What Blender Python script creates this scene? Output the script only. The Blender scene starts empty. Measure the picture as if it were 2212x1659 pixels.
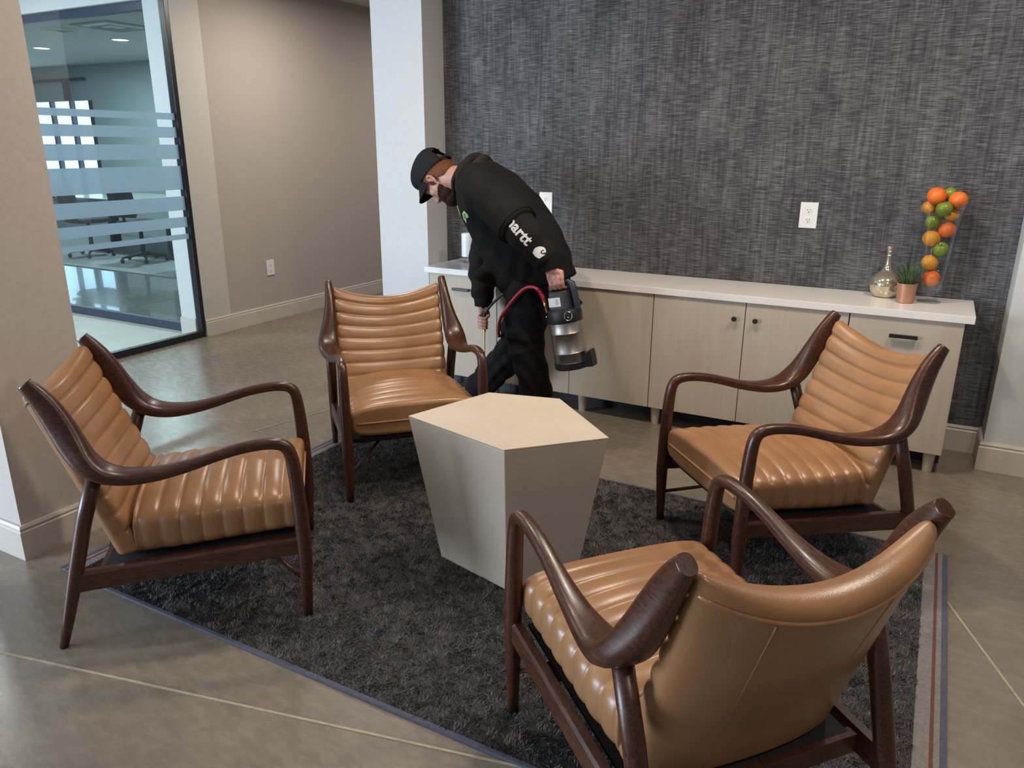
import bpy, bmesh, math, random
import numpy as np
from mathutils import Vector, Matrix
from mathutils.bvhtree import BVHTree

SC = bpy.context.scene
COL = SC.collection
R = math.radians
PI = math.pi
random.seed(7)
rng = np.random.default_rng(7)

# ------------------------------------------------------------------ camera
cam_d = bpy.data.cameras.new('camera')
cam_d.sensor_width = 36.0
cam_d.lens = 36.0 * 1647.04 / 2212.0
cam_d.clip_start = 0.02
cam_d.clip_end = 80
cam = bpy.data.objects.new('camera', cam_d)
COL.objects.link(cam)
_p, _r, _y = 0.3020792, 0.0042257, 0.4998553
_F = Vector((-math.sin(_y) * math.cos(_p), math.cos(_y) * math.cos(_p), -math.sin(_p)))
_R0 = Vector((math.cos(_y), math.sin(_y), 0))
_U0 = _R0.cross(_F)
_Rt = math.cos(_r) * _R0 + math.sin(_r) * _U0
_Up = -math.sin(_r) * _R0 + math.cos(_r) * _U0
M4 = Matrix.Identity(4)
for i in range(3):
    M4[i][0] = _Rt[i]; M4[i][1] = _Up[i]; M4[i][2] = -_F[i]
M4[0][3], M4[1][3], M4[2][3] = 0, 0, 1.42
cam.matrix_world = M4
SC.camera = cam

# ------------------------------------------------------------------ world, lights, exposure
SC.view_settings.view_transform = 'Standard'
SC.view_settings.look = 'None'
SC.view_settings.exposure = 0.20
SC.view_settings.gamma = 1.0
SC.view_settings.use_curve_mapping = False

w = bpy.data.worlds.new('room_ambient')
SC.world = w
w.use_nodes = True
w.node_tree.nodes['Background'].inputs[0].default_value = (0.80, 0.88, 1.0, 1)
w.node_tree.nodes['Background'].inputs[1].default_value = 0.17


def area(name, loc, target, sx, sy, power, col, shape='RECTANGLE', spread=PI):
    l = bpy.data.lights.new(name, 'AREA')
    l.shape = shape
    l.size = sx
    l.size_y = sy
    l.energy = power
    l.color = col
    l.spread = spread
    o = bpy.data.objects.new(name, l)
    COL.objects.link(o)
    o.location = loc
    d = Vector(target) - Vector(loc)
    o.rotation_euler = d.to_track_quat('-Z', 'Y').to_euler()
    return o


COOL = (0.68, 0.83, 1.0)
WARM = (1.0, 0.88, 0.74)
area('daylight_window_left', (-6.6, -3.2, 1.5), (-1.2, 2.6, 0.6), 3.0, 2.0, 470, COOL)
area('daylight_window_behind', (-2.6, -4.4, 1.6), (-1.8, 3.0, 0.8), 2.4, 1.8, 18, COOL)
# warm recessed downlights of the lounge ceiling
for dx, dy, pw in ((-0.9, 2.65, 22), (0.35, 2.8, 20), (-2.1, 2.35, 16), (0.9, 0.7, 14)):
    area('ceiling_downlight', (dx, dy, 2.60), (dx, dy, 0), 0.16, 0.16, pw, WARM, 'DISK')
area('corridor_downlight', (-3.9, 4.6, 2.58), (-3.9, 4.6, 0), 0.2, 0.2, 24, (1.0, 0.93, 0.84), 'DISK')
area('corridor_downlight_far', (-3.7, 6.8, 2.58), (-3.7, 6.8, 0), 0.2, 0.2, 18, (1.0, 0.93, 0.84), 'DISK')
for dx, dy, pw in ((-10.62, 6.55, 60), (-8.93, 6.49, 60), (-6.6, 6.3, 40)):
    area('conference_downlight', (dx, dy, 2.60), (dx, dy, 0), 0.17, 0.17, pw, (0.85, 0.95, 1.0), 'DISK')
area('passage_downlight', (-6.2, 2.6, 2.58), (-6.2, 2.6, 0), 0.3, 0.3, 40, (1.0, 0.96, 0.90), 'DISK')


# ------------------------------------------------------------------ materials
def new_mat(name):
    m = bpy.data.materials.new(name)
    m.use_nodes = True
    nt = m.node_tree
    return m, nt, nt.nodes['Principled BSDF']


def plain(name, col, rough=0.5, metal=0.0, noise=0.0, nscale=20.0, bump=0.0, bscale=200.0, coat=0.0, spec=0.5, stretch=None):
    m, nt, b = new_mat(name)
    b.inputs['Base Color'].default_value = (*col, 1)
    b.inputs['Roughness'].default_value = rough
    b.inputs['Metallic'].default_value = metal
    b.inputs['Specular IOR Level'].default_value = spec
    b.inputs['Coat Weight'].default_value = coat
    tc = nt.nodes.new('ShaderNodeTexCoord')
    src = tc.outputs['Object']
    if stretch:
        mp = nt.nodes.new('ShaderNodeMapping')
        mp.inputs['Scale'].default_value = stretch
        nt.links.new(src, mp.inputs['Vector'])
        src = mp.outputs['Vector']
    if noise > 0:
        n = nt.nodes.new('ShaderNodeTexNoise')
        n.inputs['Scale'].default_value = nscale
        n.inputs['Detail'].default_value = 6
        nt.links.new(src, n.inputs['Vector'])
        r = nt.nodes.new('ShaderNodeValToRGB')
        r.color_ramp.elements[0].position = 0.3
        r.color_ramp.elements[1].position = 0.7
        r.color_ramp.elements[0].color = (*[c * (1 - noise) for c in col], 1)
        r.color_ramp.elements[1].color = (*[min(1, c * (1 + noise)) for c in col], 1)
        nt.links.new(n.outputs['Fac'], r.inputs['Fac'])
        nt.links.new(r.outputs['Color'], b.inputs['Base Color'])
    if bump > 0:
        n2 = nt.nodes.new('ShaderNodeTexNoise')
        n2.inputs['Scale'].default_value = bscale
        n2.inputs['Detail'].default_value = 4
        nt.links.new(src, n2.inputs['Vector'])
        bp = nt.nodes.new('ShaderNodeBump')
        bp.inputs['Strength'].default_value = bump
        bp.inputs['Distance'].default_value = 0.01
        nt.links.new(n2.outputs['Fac'], bp.inputs['Height'])
        nt.links.new(bp.outputs['Normal'], b.inputs['Normal'])
    return m


def emit(name, col, s):
    m, nt, b = new_mat(name)
    b.inputs['Base Color'].default_value = (*col, 1)
    b.inputs['Emission Color'].default_value = (*col, 1)
    b.inputs['Emission Strength'].default_value = s
    return m


def thin_glass(name, tint, refl=1.0, rough=0.0):
    m, nt, b = new_mat(name)
    nt.nodes.remove(b)
    out = nt.nodes['Material Output']
    tr = nt.nodes.new('ShaderNodeBsdfTransparent')
    tr.inputs['Color'].default_value = (*tint, 1)
    gl = nt.nodes.new('ShaderNodeBsdfGlossy')
    gl.inputs['Roughness'].default_value = rough
    lw = nt.nodes.new('ShaderNodeLayerWeight')
    lw.inputs['Blend'].default_value = 0.5
    fr = nt.nodes.new('ShaderNodeMath')
    fr.operation = 'POWER'
    fr.inputs[1].default_value = 4.0
    nt.links.new(lw.outputs['Facing'], fr.inputs[0])
    mul = nt.nodes.new('ShaderNodeMath')
    mul.operation = 'MULTIPLY_ADD'
    mul.inputs[1].default_value = refl * 0.8
    mul.inputs[2].default_value = refl * 0.05
    mx = nt.nodes.new('ShaderNodeMixShader')
    nt.links.new(fr.outputs[0], mul.inputs[0])
    nt.links.new(mul.outputs[0], mx.inputs[0])
    nt.links.new(tr.outputs[0], mx.inputs[1])
    nt.links.new(gl.outputs[0], mx.inputs[2])
    nt.links.new(mx.outputs[0], out.inputs['Surface'])
    return m


def frosted(name, col, opacity):
    m, nt, b = new_mat(name)
    nt.nodes.remove(b)
    out = nt.nodes['Material Output']
    tr = nt.nodes.new('ShaderNodeBsdfTransparent')
    tl = nt.nodes.new('ShaderNodeBsdfTranslucent')
    tl.inputs['Color'].default_value = (*col, 1)
    df = nt.nodes.new('ShaderNodeBsdfDiffuse')
    df.inputs['Color'].default_value = (*col, 1)
    m1 = nt.nodes.new('ShaderNodeMixShader')
    m1.inputs[0].default_value = 0.5
    m2 = nt.nodes.new('ShaderNodeMixShader')
    m2.inputs[0].default_value = opacity
    nt.links.new(df.outputs[0], m1.inputs[1])
    nt.links.new(tl.outputs[0], m1.inputs[2])
    nt.links.new(tr.outputs[0], m2.inputs[1])
    nt.links.new(m1.outputs[0], m2.inputs[2])
    nt.links.new(m2.outputs[0], out.inputs['Surface'])
    return m


def floor_mat():
    m, nt, b = new_mat('polished_concrete')
    tc = nt.nodes.new('ShaderNodeTexCoord')
    n1 = nt.nodes.new('ShaderNodeTexNoise'); n1.inputs['Scale'].default_value = 1.6; n1.inputs['Detail'].default_value = 8; n1.inputs['Roughness'].default_value = 0.62
    n2 = nt.nodes.new('ShaderNodeTexNoise'); n2.inputs['Scale'].default_value = 14; n2.inputs['Detail'].default_value = 8; n2.inputs['Roughness'].default_value = 0.7
    mp = nt.nodes.new('ShaderNodeMapping'); mp.inputs['Scale'].default_value = (1, 2.2, 1); mp.inputs['Rotation'].default_value = (0, 0, 0.5)
    nt.links.new(tc.outputs['Object'], n1.inputs['Vector'])
    nt.links.new(tc.outputs['Object'], mp.inputs['Vector'])
    nt.links.new(mp.outputs['Vector'], n2.inputs['Vector'])
    r = nt.nodes.new('ShaderNodeValToRGB')
    e = r.color_ramp.elements
    e[0].position = 0.30; e[0].color = (0.128, 0.101, 0.074, 1)
    e[1].position = 0.72; e[1].color = (0.29, 0.245, 0.192, 1)
    x = e.new(0.5); x.color = (0.195, 0.160, 0.123, 1)
    mix = nt.nodes.new('ShaderNodeMath'); mix.operation = 'MULTIPLY_ADD'; mix.inputs[1].default_value = 0.55
    sc2 = nt.nodes.new('ShaderNodeMath'); sc2.operation = 'MULTIPLY'; sc2.inputs[1].default_value = 0.45
    nt.links.new(n1.outputs['Fac'], mix.inputs[0])
    nt.links.new(n2.outputs['Fac'], sc2.inputs[0])
    nt.links.new(sc2.outputs[0], mix.inputs[2])
    nt.links.new(mix.outputs[0], r.inputs['Fac'])
    # pale scuffs and flecks
    mp3 = nt.nodes.new('ShaderNodeMapping'); mp3.inputs['Scale'].default_value = (9, 26, 1); mp3.inputs['Rotation'].default_value = (0, 0, -0.6)
    n3 = nt.nodes.new('ShaderNodeTexNoise'); n3.inputs['Scale'].default_value = 1.0; n3.inputs['Detail'].default_value = 3
    nt.links.new(tc.outputs['Object'], mp3.inputs['Vector']); nt.links.new(mp3.outputs['Vector'], n3.inputs['Vector'])
    r3 = nt.nodes.new('ShaderNodeValToRGB'); r3.color_ramp.elements[0].position = 0.70; r3.color_ramp.elements[1].position = 0.80
    r3.color_ramp.elements[0].color = (0, 0, 0, 1); r3.color_ramp.elements[1].color = (0.5, 0.5, 0.5, 1)
    nt.links.new(n3.outputs['Fac'], r3.inputs['Fac'])
    mc = nt.nodes.new('ShaderNodeMixRGB'); mc.inputs['Color2'].default_value = (0.40, 0.37, 0.32, 1)
    nt.links.new(r3.outputs['Color'], mc.inputs['Fac']); nt.links.new(r.outputs['Color'], mc.inputs['Color1'])
    nt.links.new(mc.outputs['Color'], b.inputs['Base Color'])
    rr = nt.nodes.new('ShaderNodeMapRange'); rr.inputs['To Min'].default_value = 0.18; rr.inputs['To Max'].default_value = 0.36
    nt.links.new(n2.outputs['Fac'], rr.inputs['Value'])
    nt.links.new(rr.outputs[0], b.inputs['Roughness'])
    bp = nt.nodes.new('ShaderNodeBump'); bp.inputs['Strength'].default_value = 0.06; bp.inputs['Distance'].default_value = 0.01
    nt.links.new(n2.outputs['Fac'], bp.inputs['Height']); nt.links.new(bp.outputs['Normal'], b.inputs['Normal'])
    return m


def textile_mat():
    m, nt, b = new_mat('charcoal_woven_wallcovering')
    tc = nt.nodes.new('ShaderNodeTexCoord')

    def streak(scale, detail=4, rough=0.6):
        mp = nt.nodes.new('ShaderNodeMapping'); mp.inputs['Scale'].default_value = scale
        n = nt.nodes.new('ShaderNodeTexNoise'); n.inputs['Scale'].default_value = 1.0; n.inputs['Detail'].default_value = detail; n.inputs['Roughness'].default_value = rough
        nt.links.new(tc.outputs['Object'], mp.inputs['Vector']); nt.links.new(mp.outputs['Vector'], n.inputs['Vector'])
        return n.outputs['Fac']
    h = streak((13, 1, 260), 4, 0.7)
    v = streak((62, 1, 3.5), 4, 0.75)
    big = streak((6, 1, 3), 3)

    def mad(a, k, c):
        x = nt.nodes.new('ShaderNodeMath'); x.operation = 'MULTIPLY_ADD'; x.inputs[1].default_value = k
        nt.links.new(a, x.inputs[0])
        if isinstance(c, float):
            x.inputs[2].default_value = c
        else:
            nt.links.new(c, x.inputs[2])
        return x.outputs[0]
    t = mad(h, 0.74, mad(v, 0.34, mad(big, 0.20, -0.14)))
    r = nt.nodes.new('ShaderNodeValToRGB')
    e = r.color_ramp.elements
    e[0].position = 0.30; e[0].color = (0.016, 0.016, 0.018, 1)
    e[1].position = 0.72; e[1].color = (0.255, 0.252, 0.264, 1)
    x = e.new(0.47); x.color = (0.066, 0.066, 0.071, 1)
    nt.links.new(t, r.inputs['Fac'])
    nt.links.new(r.outputs['Color'], b.inputs['Base Color'])
    b.inputs['Roughness'].default_value = 0.85
    b.inputs['Specular IOR Level'].default_value = 0.2
    bp = nt.nodes.new('ShaderNodeBump'); bp.inputs['Strength'].default_value = 0.35; bp.inputs['Distance'].default_value = 0.004
    nt.links.new(t, bp.inputs['Height']); nt.links.new(bp.outputs['Normal'], b.inputs['Normal'])
    return m


def grain_mat(name, dark, light, scale, stretch, rough, coat=0.0, bump=0.0, dist=1.2):
    m, nt, b = new_mat(name)
    tc = nt.nodes.new('ShaderNodeTexCoord')
    mp = nt.nodes.new('ShaderNodeMapping'); mp.inputs['Scale'].default_value = stretch
    n = nt.nodes.new('ShaderNodeTexNoise'); n.inputs['Scale'].default_value = scale; n.inputs['Detail'].default_value = 7; n.inputs['Roughness'].default_value = 0.62; n.inputs['Distortion'].default_value = dist
    nt.links.new(tc.outputs['Object'], mp.inputs['Vector']); nt.links.new(mp.outputs['Vector'], n.inputs['Vector'])
    r = nt.nodes.new('ShaderNodeValToRGB')
    r.color_ramp.elements[0].position = 0.34; r.color_ramp.elements[0].color = (*dark, 1)
    r.color_ramp.elements[1].position = 0.68; r.color_ramp.elements[1].color = (*light, 1)
    nt.links.new(n.outputs['Fac'], r.inputs['Fac']); nt.links.new(r.outputs['Color'], b.inputs['Base Color'])
    b.inputs['Roughness'].default_value = rough
    b.inputs['Coat Weight'].default_value = coat
    b.inputs['Coat Roughness'].default_value = 0.18
    if bump:
        bp = nt.nodes.new('ShaderNodeBump'); bp.inputs['Strength'].default_value = bump; bp.inputs['Distance'].default_value = 0.003
        nt.links.new(n.outputs['Fac'], bp.inputs['Height']); nt.links.new(bp.outputs['Normal'], b.inputs['Normal'])
    return m


MAT = {}
MAT['floor'] = floor_mat()
MAT['textile'] = textile_mat()
MAT['beige'] = plain('beige_wall_paint', (0.53, 0.475, 0.43), 0.75, noise=0.04, nscale=60, bump=0.08, bscale=350)
MAT['taupe'] = plain('taupe_wallcovering', (0.43, 0.375, 0.33), 0.8, noise=0.06, nscale=220, bump=0.12, bscale=400)
MAT['white'] = plain('white_wall_paint', (0.60, 0.595, 0.585), 0.6, noise=0.02, nscale=40, bump=0.05, bscale=300)
MAT['trim'] = plain('trim_paint', (0.56, 0.50, 0.44), 0.42, noise=0.02, nscale=50)
MAT['strip'] = plain('pale_beige_paint', (0.54, 0.505, 0.455), 0.6, noise=0.02, nscale=50)
MAT['ceil'] = plain('ceiling_paint', (0.66, 0.64, 0.60), 0.8, noise=0.03, nscale=60)
MAT['seam'] = plain('tan_joint_filler', (0.40, 0.335, 0.225), 0.6, noise=0.15, nscale=40)
MAT['frame'] = plain('black_aluminium', (0.012, 0.013, 0.016), 0.35, noise=0.1, nscale=60)
MAT['navyframe'] = plain('blue_grey_aluminium', (0.030, 0.042, 0.078), 0.4, noise=0.1, nscale=60)
MAT['glass_front'] = thin_glass('partition_glass', (0.86, 0.93, 0.94), 0.8)
MAT['glass_inner'] = thin_glass('blue_green_glass', (0.80, 0.87, 0.87), 1.0)
MAT['frost'] = frosted('frosted_film', (0.48, 0.64, 0.76), 0.86)
MAT['leather'] = plain('tan_leather', (0.320, 0.158, 0.070), 0.31, noise=0.14, nscale=7, bump=0.05, bscale=260, spec=0.5)
MAT['wood'] = grain_mat('dark_walnut', (0.016, 0.0052, 0.0028), (0.105, 0.031, 0.0125), 26, (1.0, 7.0, 7.0), 0.33, 0.12, 0.12)
MAT['deck'] = plain('black_webbing', (0.010, 0.010, 0.011), 0.9, noise=0.2, nscale=80)
MAT['rugback'] = plain('rug_backing', (0.040, 0.039, 0.042), 0.95, noise=0.3, nscale=60)
MAT['rugband'] = plain('flat_woven_band', (0.20, 0.18, 0.165), 0.9, noise=0.2, nscale=120)
MAT['rugred'] = plain('rust_stripe', (0.13, 0.045, 0.030), 0.9, noise=0.2, nscale=120)
MAT['rugedge'] = plain('slate_edge_binding', (0.075, 0.080, 0.115), 0.9, noise=0.2, nscale=120)
MAT['table'] = grain_mat('pale_limewashed_wood', (0.53, 0.44, 0.345), (0.57, 0.475, 0.375), 5, (1, 1.5, 1), 0.5, 0.0, 0.02, 0.2)
MAT['counter'] = plain('white_quartz', (0.80, 0.76, 0.73), 0.22, noise=0.02, nscale=80)
MAT['cabinet'] = grain_mat('pale_oak_laminate', (0.460, 0.385, 0.295), (0.505, 0.425, 0.335), 16, (2.6, 2.6, 0.20), 0.5, 0.0, 0.04, 0.3)
MAT['cableg'] = plain('pale_oak_leg', (0.48, 0.41, 0.32), 0.5, noise=0.05, nscale=20)
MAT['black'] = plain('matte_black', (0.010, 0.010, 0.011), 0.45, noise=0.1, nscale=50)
MAT['plastic'] = plain('black_plastic', (0.007, 0.0075, 0.009), 0.42, noise=0.1, nscale=60)
MAT['navyplastic'] = plain('slate_plastic', (0.022, 0.030, 0.046), 0.4, noise=0.1, nscale=60)
MAT['steel'] = plain('brushed_steel', (0.42, 0.39, 0.36), 0.36, 1.0, noise=0.12, nscale=30, stretch=(1, 1, 12))
MAT['chrome'] = plain('chrome', (0.78, 0.76, 0.72), 0.16, 1.0, noise=0.03, nscale=30)
MAT['brass'] = plain('brass', (0.62, 0.44, 0.16), 0.3, 1.0, noise=0.08, nscale=40)
MAT['hose'] = plain('red_rubber', (0.36, 0.012, 0.022), 0.38, noise=0.08, nscale=40)
MAT['paper'] = plain('white_label', (0.72, 0.74, 0.78), 0.5, noise=0.04, nscale=80)
MAT['ink'] = plain('grey_print', (0.20, 0.20, 0.22), 0.6, noise=0.05, nscale=80)
MAT['plate'] = plain('white_plastic', (0.80, 0.78, 0.75), 0.35, noise=0.02, nscale=60)
MAT['slot'] = plain('outlet_slot', (0.05, 0.05, 0.05), 0.6, noise=0.05, nscale=60)
MAT['skin'] = plain('skin', (0.48, 0.245, 0.185), 0.5, noise=0.14, nscale=26, bump=0.05, bscale=180)
MAT['lip'] = plain('lip_skin', (0.40, 0.16, 0.13), 0.45, noise=0.08, nscale=60)
MAT['eye'] = plain('shaded_eye_white', (0.30, 0.27, 0.25), 0.2, noise=0.02, nscale=60)  # eye white toned down: the cap visor's shade is put into its colour
MAT['hair'] = grain_mat('auburn_hair', (0.055, 0.020, 0.008), (0.21, 0.088, 0.036), 60, (3, 1, 3), 0.5, 0, 0.5)
MAT['beard'] = grain_mat('dark_brown_beard', (0.009, 0.005, 0.0035), (0.045, 0.020, 0.012), 70, (3, 3, 1), 0.6, 0, 0.6)
for k_ in ('beard', 'hair'):
    MAT[k_].node_tree.nodes['Principled BSDF'].inputs['Specular IOR Level'].default_value = 0.12
MAT['hoodie'] = plain('faded_black_fleece', (0.0125, 0.0115, 0.0110), 0.92, noise=0.25, nscale=7, bump=0.3, bscale=130, spec=0.15)
MAT['rib'] = plain('ribbed_black_knit', (0.010, 0.0095, 0.0095), 0.92, noise=0.2, nscale=60, bump=0.3, bscale=150, spec=0.15)
MAT['hoodlin'] = plain('faded_brown_black_fleece', (0.026, 0.020, 0.018), 0.92, noise=0.22, nscale=12, bump=0.3, bscale=130, spec=0.15)
MAT['trouser'] = plain('black_twill', (0.0075, 0.0075, 0.0085), 0.85, noise=0.3, nscale=9, bump=0.35, bscale=70, spec=0.2)
MAT['cap'] = plain('black_cap_cotton', (0.0105, 0.0105, 0.012), 0.8, noise=0.15, nscale=60, bump=0.15, bscale=300, spec=0.2)
MAT['shoe'] = plain('dark_blue_grey_shoe', (0.016, 0.020, 0.030), 0.6, noise=0.15, nscale=40)
MAT['print'] = plain('pale_grey_print', (0.62, 0.61, 0.58), 0.7, noise=0.04, nscale=60)
MAT['lime'] = plain('lime_green_cloth', (0.17, 0.42, 0.035), 0.8, noise=0.12, nscale=30)
MAT['badgegreen'] = plain('green_embroidery', (0.20, 0.55, 0.14), 0.8, noise=0.15, nscale=60)
MAT['orange'] = plain('orange_peel', (0.86, 0.165, 0.018), 0.42, noise=0.10, nscale=30, bump=0.2, bscale=220)
MAT['yellow'] = plain('golden_orange_peel', (0.80, 0.32, 0.02), 0.42, noise=0.12, nscale=30, bump=0.2, bscale=220)
MAT['apple'] = plain('green_apple_skin', (0.20, 0.27, 0.025), 0.3, noise=0.2, nscale=18)
MAT['stem'] = plain('brown_stem', (0.05, 0.03, 0.015), 0.7, noise=0.2, nscale=60)
MAT['copper'] = plain('copper', (0.50, 0.26, 0.165), 0.42, 0.55, noise=0.06, nscale=30)
MAT['soil'] = plain('soil', (0.02, 0.014, 0.009), 0.95, noise=0.3, nscale=90)
MAT['leaf'] = plain('green_blade', (0.060, 0.115, 0.040), 0.55, noise=0.3, nscale=30)
MAT['mercury'] = plain('mercury_glass', (0.62, 0.56, 0.42), 0.12, 0.8, noise=0.25, nscale=22)
MAT['vase'] = thin_glass('clear_vase_glass', (0.95, 0.97, 0.98), 1.0)
MAT['frostwhite'] = plain('frosted_white_glass', (0.82, 0.86, 0.92), 0.25, noise=0.05, nscale=40, coat=0.4)
MAT['greywall'] = plain('grey_conference_wall', (0.42, 0.46, 0.46), 0.8, noise=0.03, nscale=40)
MAT['confcarpet'] = plain('grey_carpet', (0.30, 0.31, 0.31), 0.9, noise=0.15, nscale=40)
MAT['conffloor'] = plain('glossy_grey_floor', (0.20, 0.20, 0.20), 0.20, noise=0.1, nscale=6, coat=0.6, spec=0.9)
MAT['passfloor'] = plain('pale_concrete', (0.50, 0.47, 0.43), 0.4, noise=0.08, nscale=5)
MAT['brownfabric'] = plain('brown_upholstery', (0.045, 0.032, 0.026), 0.8, noise=0.15, nscale=30)
MAT['tabletop'] = plain('pale_grey_laminate', (0.45, 0.46, 0.46), 0.18, noise=0.05, nscale=10)
MAT['rustart'] = plain('rust_paint', (0.22, 0.08, 0.04), 0.7, noise=0.2, nscale=12)
MAT['lamp'] = emit('recessed_lamp', (1.0, 0.93, 0.80), 9.0)
MAT['sky'] = emit('daylit_window', (0.62, 0.80, 1.0), 3.2)


# ------------------------------------------------------------------ mesh helpers
def tag(o, label=None, cat=None, group=None, kind=None):
    if label: o['label'] = label
    if cat: o['category'] = cat
    if group: o['group'] = group
    if kind: o['kind'] = kind
    return o


def empty(name, loc=(0, 0, 0), rz=0.0, label=None, cat=None, group=None):
    o = bpy.data.objects.new(name, None)
    COL.objects.link(o)
    o.empty_display_size = 0.05
    o.location = loc
    o.rotation_euler = (0, 0, rz)
    return tag(o, label, cat, group)


def link(name, me, mat, parent=None, smooth=False, label=None):
    if mat is not None:
        me.materials.append(mat if not isinstance(mat, str) else MAT[mat])
    if smooth:
        me.polygons.foreach_set('use_smooth', [True] * len(me.polygons))
        me.set_sharp_from_angle(angle=R(38))
    o = bpy.data.objects.new(name, me)
    COL.objects.link(o)
    if parent is not None:
        o.parent = parent
    if label: o['label'] = label
    return o


def mesh(vs, fs, name='m'):
    me = bpy.data.meshes.new(name)
    me.from_pydata([tuple(v) for v in vs], [], fs)
    bm = bmesh.new()
    bm.from_mesh(me)
    bmesh.ops.recalc_face_normals(bm, faces=bm.faces)
    bm.to_mesh(me)
    bm.free()
    return me


class Geo:
    """collects verts / faces for one mesh"""
    def __init__(self):
        self.v = []
        self.f = []

    def add(self, vs, fs):
        n = len(self.v)
        self.v += [tuple(map(float, v)) for v in vs]
        self.f += [tuple(i + n for i in f) for f in fs]
        return self

    def box(self, x0, x1, y0, y1, z0, z1):
        vs = [(x, y, z) for x in (x0, x1) for y in (y0, y1) for z in (z0, z1)]
        fs = [(0, 1, 3, 2), (4, 6, 7, 5), (0, 4, 5, 1), (2, 3, 7, 6), (0, 2, 6, 4), (1, 5, 7, 3)]
        return self.add(vs, fs)

    def rings(self, rings, cap=True):
        k = len(rings[0])
        vs = [p for r in rings for p in r]
        fs = []
        for i in range(len(rings) - 1):
            for j in range(k):
                a = i * k + j; b = i * k + (j + 1) % k
                fs.append((a, b, b + k, a + k))
        if cap:
            fs.append(tuple(range(k - 1, -1, -1)))
            fs.append(tuple(range((len(rings) - 1) * k, len(rings) * k)))
        return self.add(vs, fs)

    def tube(self, pts, rad, seg=10, cap=True, ell=None):
        pts = [Vector(p) for p in pts]
        n = len(pts)
        if not hasattr(rad, '__len__'):
            rad = [rad] * n
        rad = [float(q) for q in rad]
        rings = []
        up = None
        for i, p in enumerate(pts):
            t = (pts[min(i + 1, n - 1)] - pts[max(i - 1, 0)]).normalized()
            if up is None:
                up = Vector((0, 0, 1)) if abs(t.z) < 0.9 else Vector((1, 0, 0))
            s = t.cross(up)
            if s.length < 1e-6:
                s = t.cross(Vector((0, 1, 0)))
            s.normalize()
            up = s.cross(t).normalized()
            rings.append([p + rad[i] * (math.cos(a) * s + math.sin(a) * up) for a in [2 * PI * j / seg for j in range(seg)]])
        return self.rings(rings, cap)

    def lathe(self, prof, seg=28, c=(0, 0, 0), cap=True):
        rings = [[(c[0] + r * math.cos(2 * PI * j / seg), c[1] + r * math.sin(2 * PI * j / seg), c[2] + z) for j in range(seg)] for r, z in prof]
        return self.rings(rings, cap)

    def ellipsoid(self, c, r, M=None, nu=20, nv=14):
        vs, fs = [], []
        c = Vector(c)
        for i in range(nv + 1):
            th = PI * i / nv
            for j in range(nu):
                ph = 2 * PI * j / nu
                p = Vector((r[0] * math.sin(th) * math.cos(ph), r[1] * math.sin(th) * math.sin(ph), r[2] * math.cos(th)))
                if M is not None: p = M @ p
                vs.append(c + p)
        for i in range(nv):
            for j in range(nu):
                a = i * nu + j; b = i * nu + (j + 1) % nu
                fs.append((a, b, b + nu, a + nu))
        return self.add(vs, fs)

    def build(self, name, mat, parent=None, smooth=False, bevel=0.0, bseg=2, label=None, merge=False):
        me = mesh(self.v, self.f, name)
        if bevel or merge:
            bm = bmesh.new(); bm.from_mesh(me)
            if merge:
                bmesh.ops.remove_doubles(bm, verts=bm.verts, dist=1e-5)
            if bevel:
                es = [e for e in bm.edges if len(e.link_faces) == 2 and e.calc_face_angle(0) > 0.6]
                bmesh.ops.bevel(bm, geom=es, offset=bevel, segments=bseg, profile=0.6, affect='EDGES', clamp_overlap=True)
            bm.to_mesh(me); bm.free()
        return link(name, me, mat, parent, smooth, label)


def box(name, mat, x0, x1, y0, y1, z0, z1, parent=None, bevel=0.0, label=None):
    return Geo().box(x0, x1, y0, y1, z0, z1).build(name, mat, parent, False, bevel, 2, label)


def catmull(pts, n):
    """dense Catmull-Rom through rows of numbers"""
    P = np.array(pts, float)
    out = []
    for i in range(len(P) - 1):
        p0 = P[max(i - 1, 0)]; p1 = P[i]; p2 = P[i + 1]; p3 = P[min(i + 2, len(P) - 1)]
        for k in range(n):
            t = k / n
            out.append(0.5 * ((2 * p1) + (-p0 + p2) * t + (2 * p0 - 5 * p1 + 4 * p2 - p3) * t * t + (-p0 + 3 * p1 - 3 * p2 + p3) * t ** 3))
    out.append(P[-1])
    return np.array(out)


def remesh(geo, voxel, smooth_iter=4, fac=0.5, disp=None, name='m'):
    """union of overlapping closed shapes as one continuous skin"""
    me = mesh(geo.v, geo.f, name)
    o = bpy.data.objects.new('tmp', me)
    COL.objects.link(o)
    md = o.modifiers.new('r', 'REMESH'); md.mode = 'VOXEL'; md.voxel_size = voxel; md.use_smooth_shade = True
    if smooth_iter:
        ms = o.modifiers.new('s', 'SMOOTH'); ms.iterations = smooth_iter; ms.factor = fac
    dg = bpy.context.evaluated_depsgraph_get()
    dg.update()
    out = bpy.data.meshes.new_from_object(o.evaluated_get(dg))
    bpy.data.objects.remove(o)
    bpy.data.meshes.remove(me)
    out.name = name
    return out


def struct(o):
    o['kind'] = 'structure'
    return o


# ------------------------------------------------------------------ the room shell
CEIL = 2.63
XB = -4.856          # taupe corridor wall plane
fl = struct(box('floor', 'floor', -4.9, 4.5, -5.0, 9.0, -0.08, 0.0))
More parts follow.
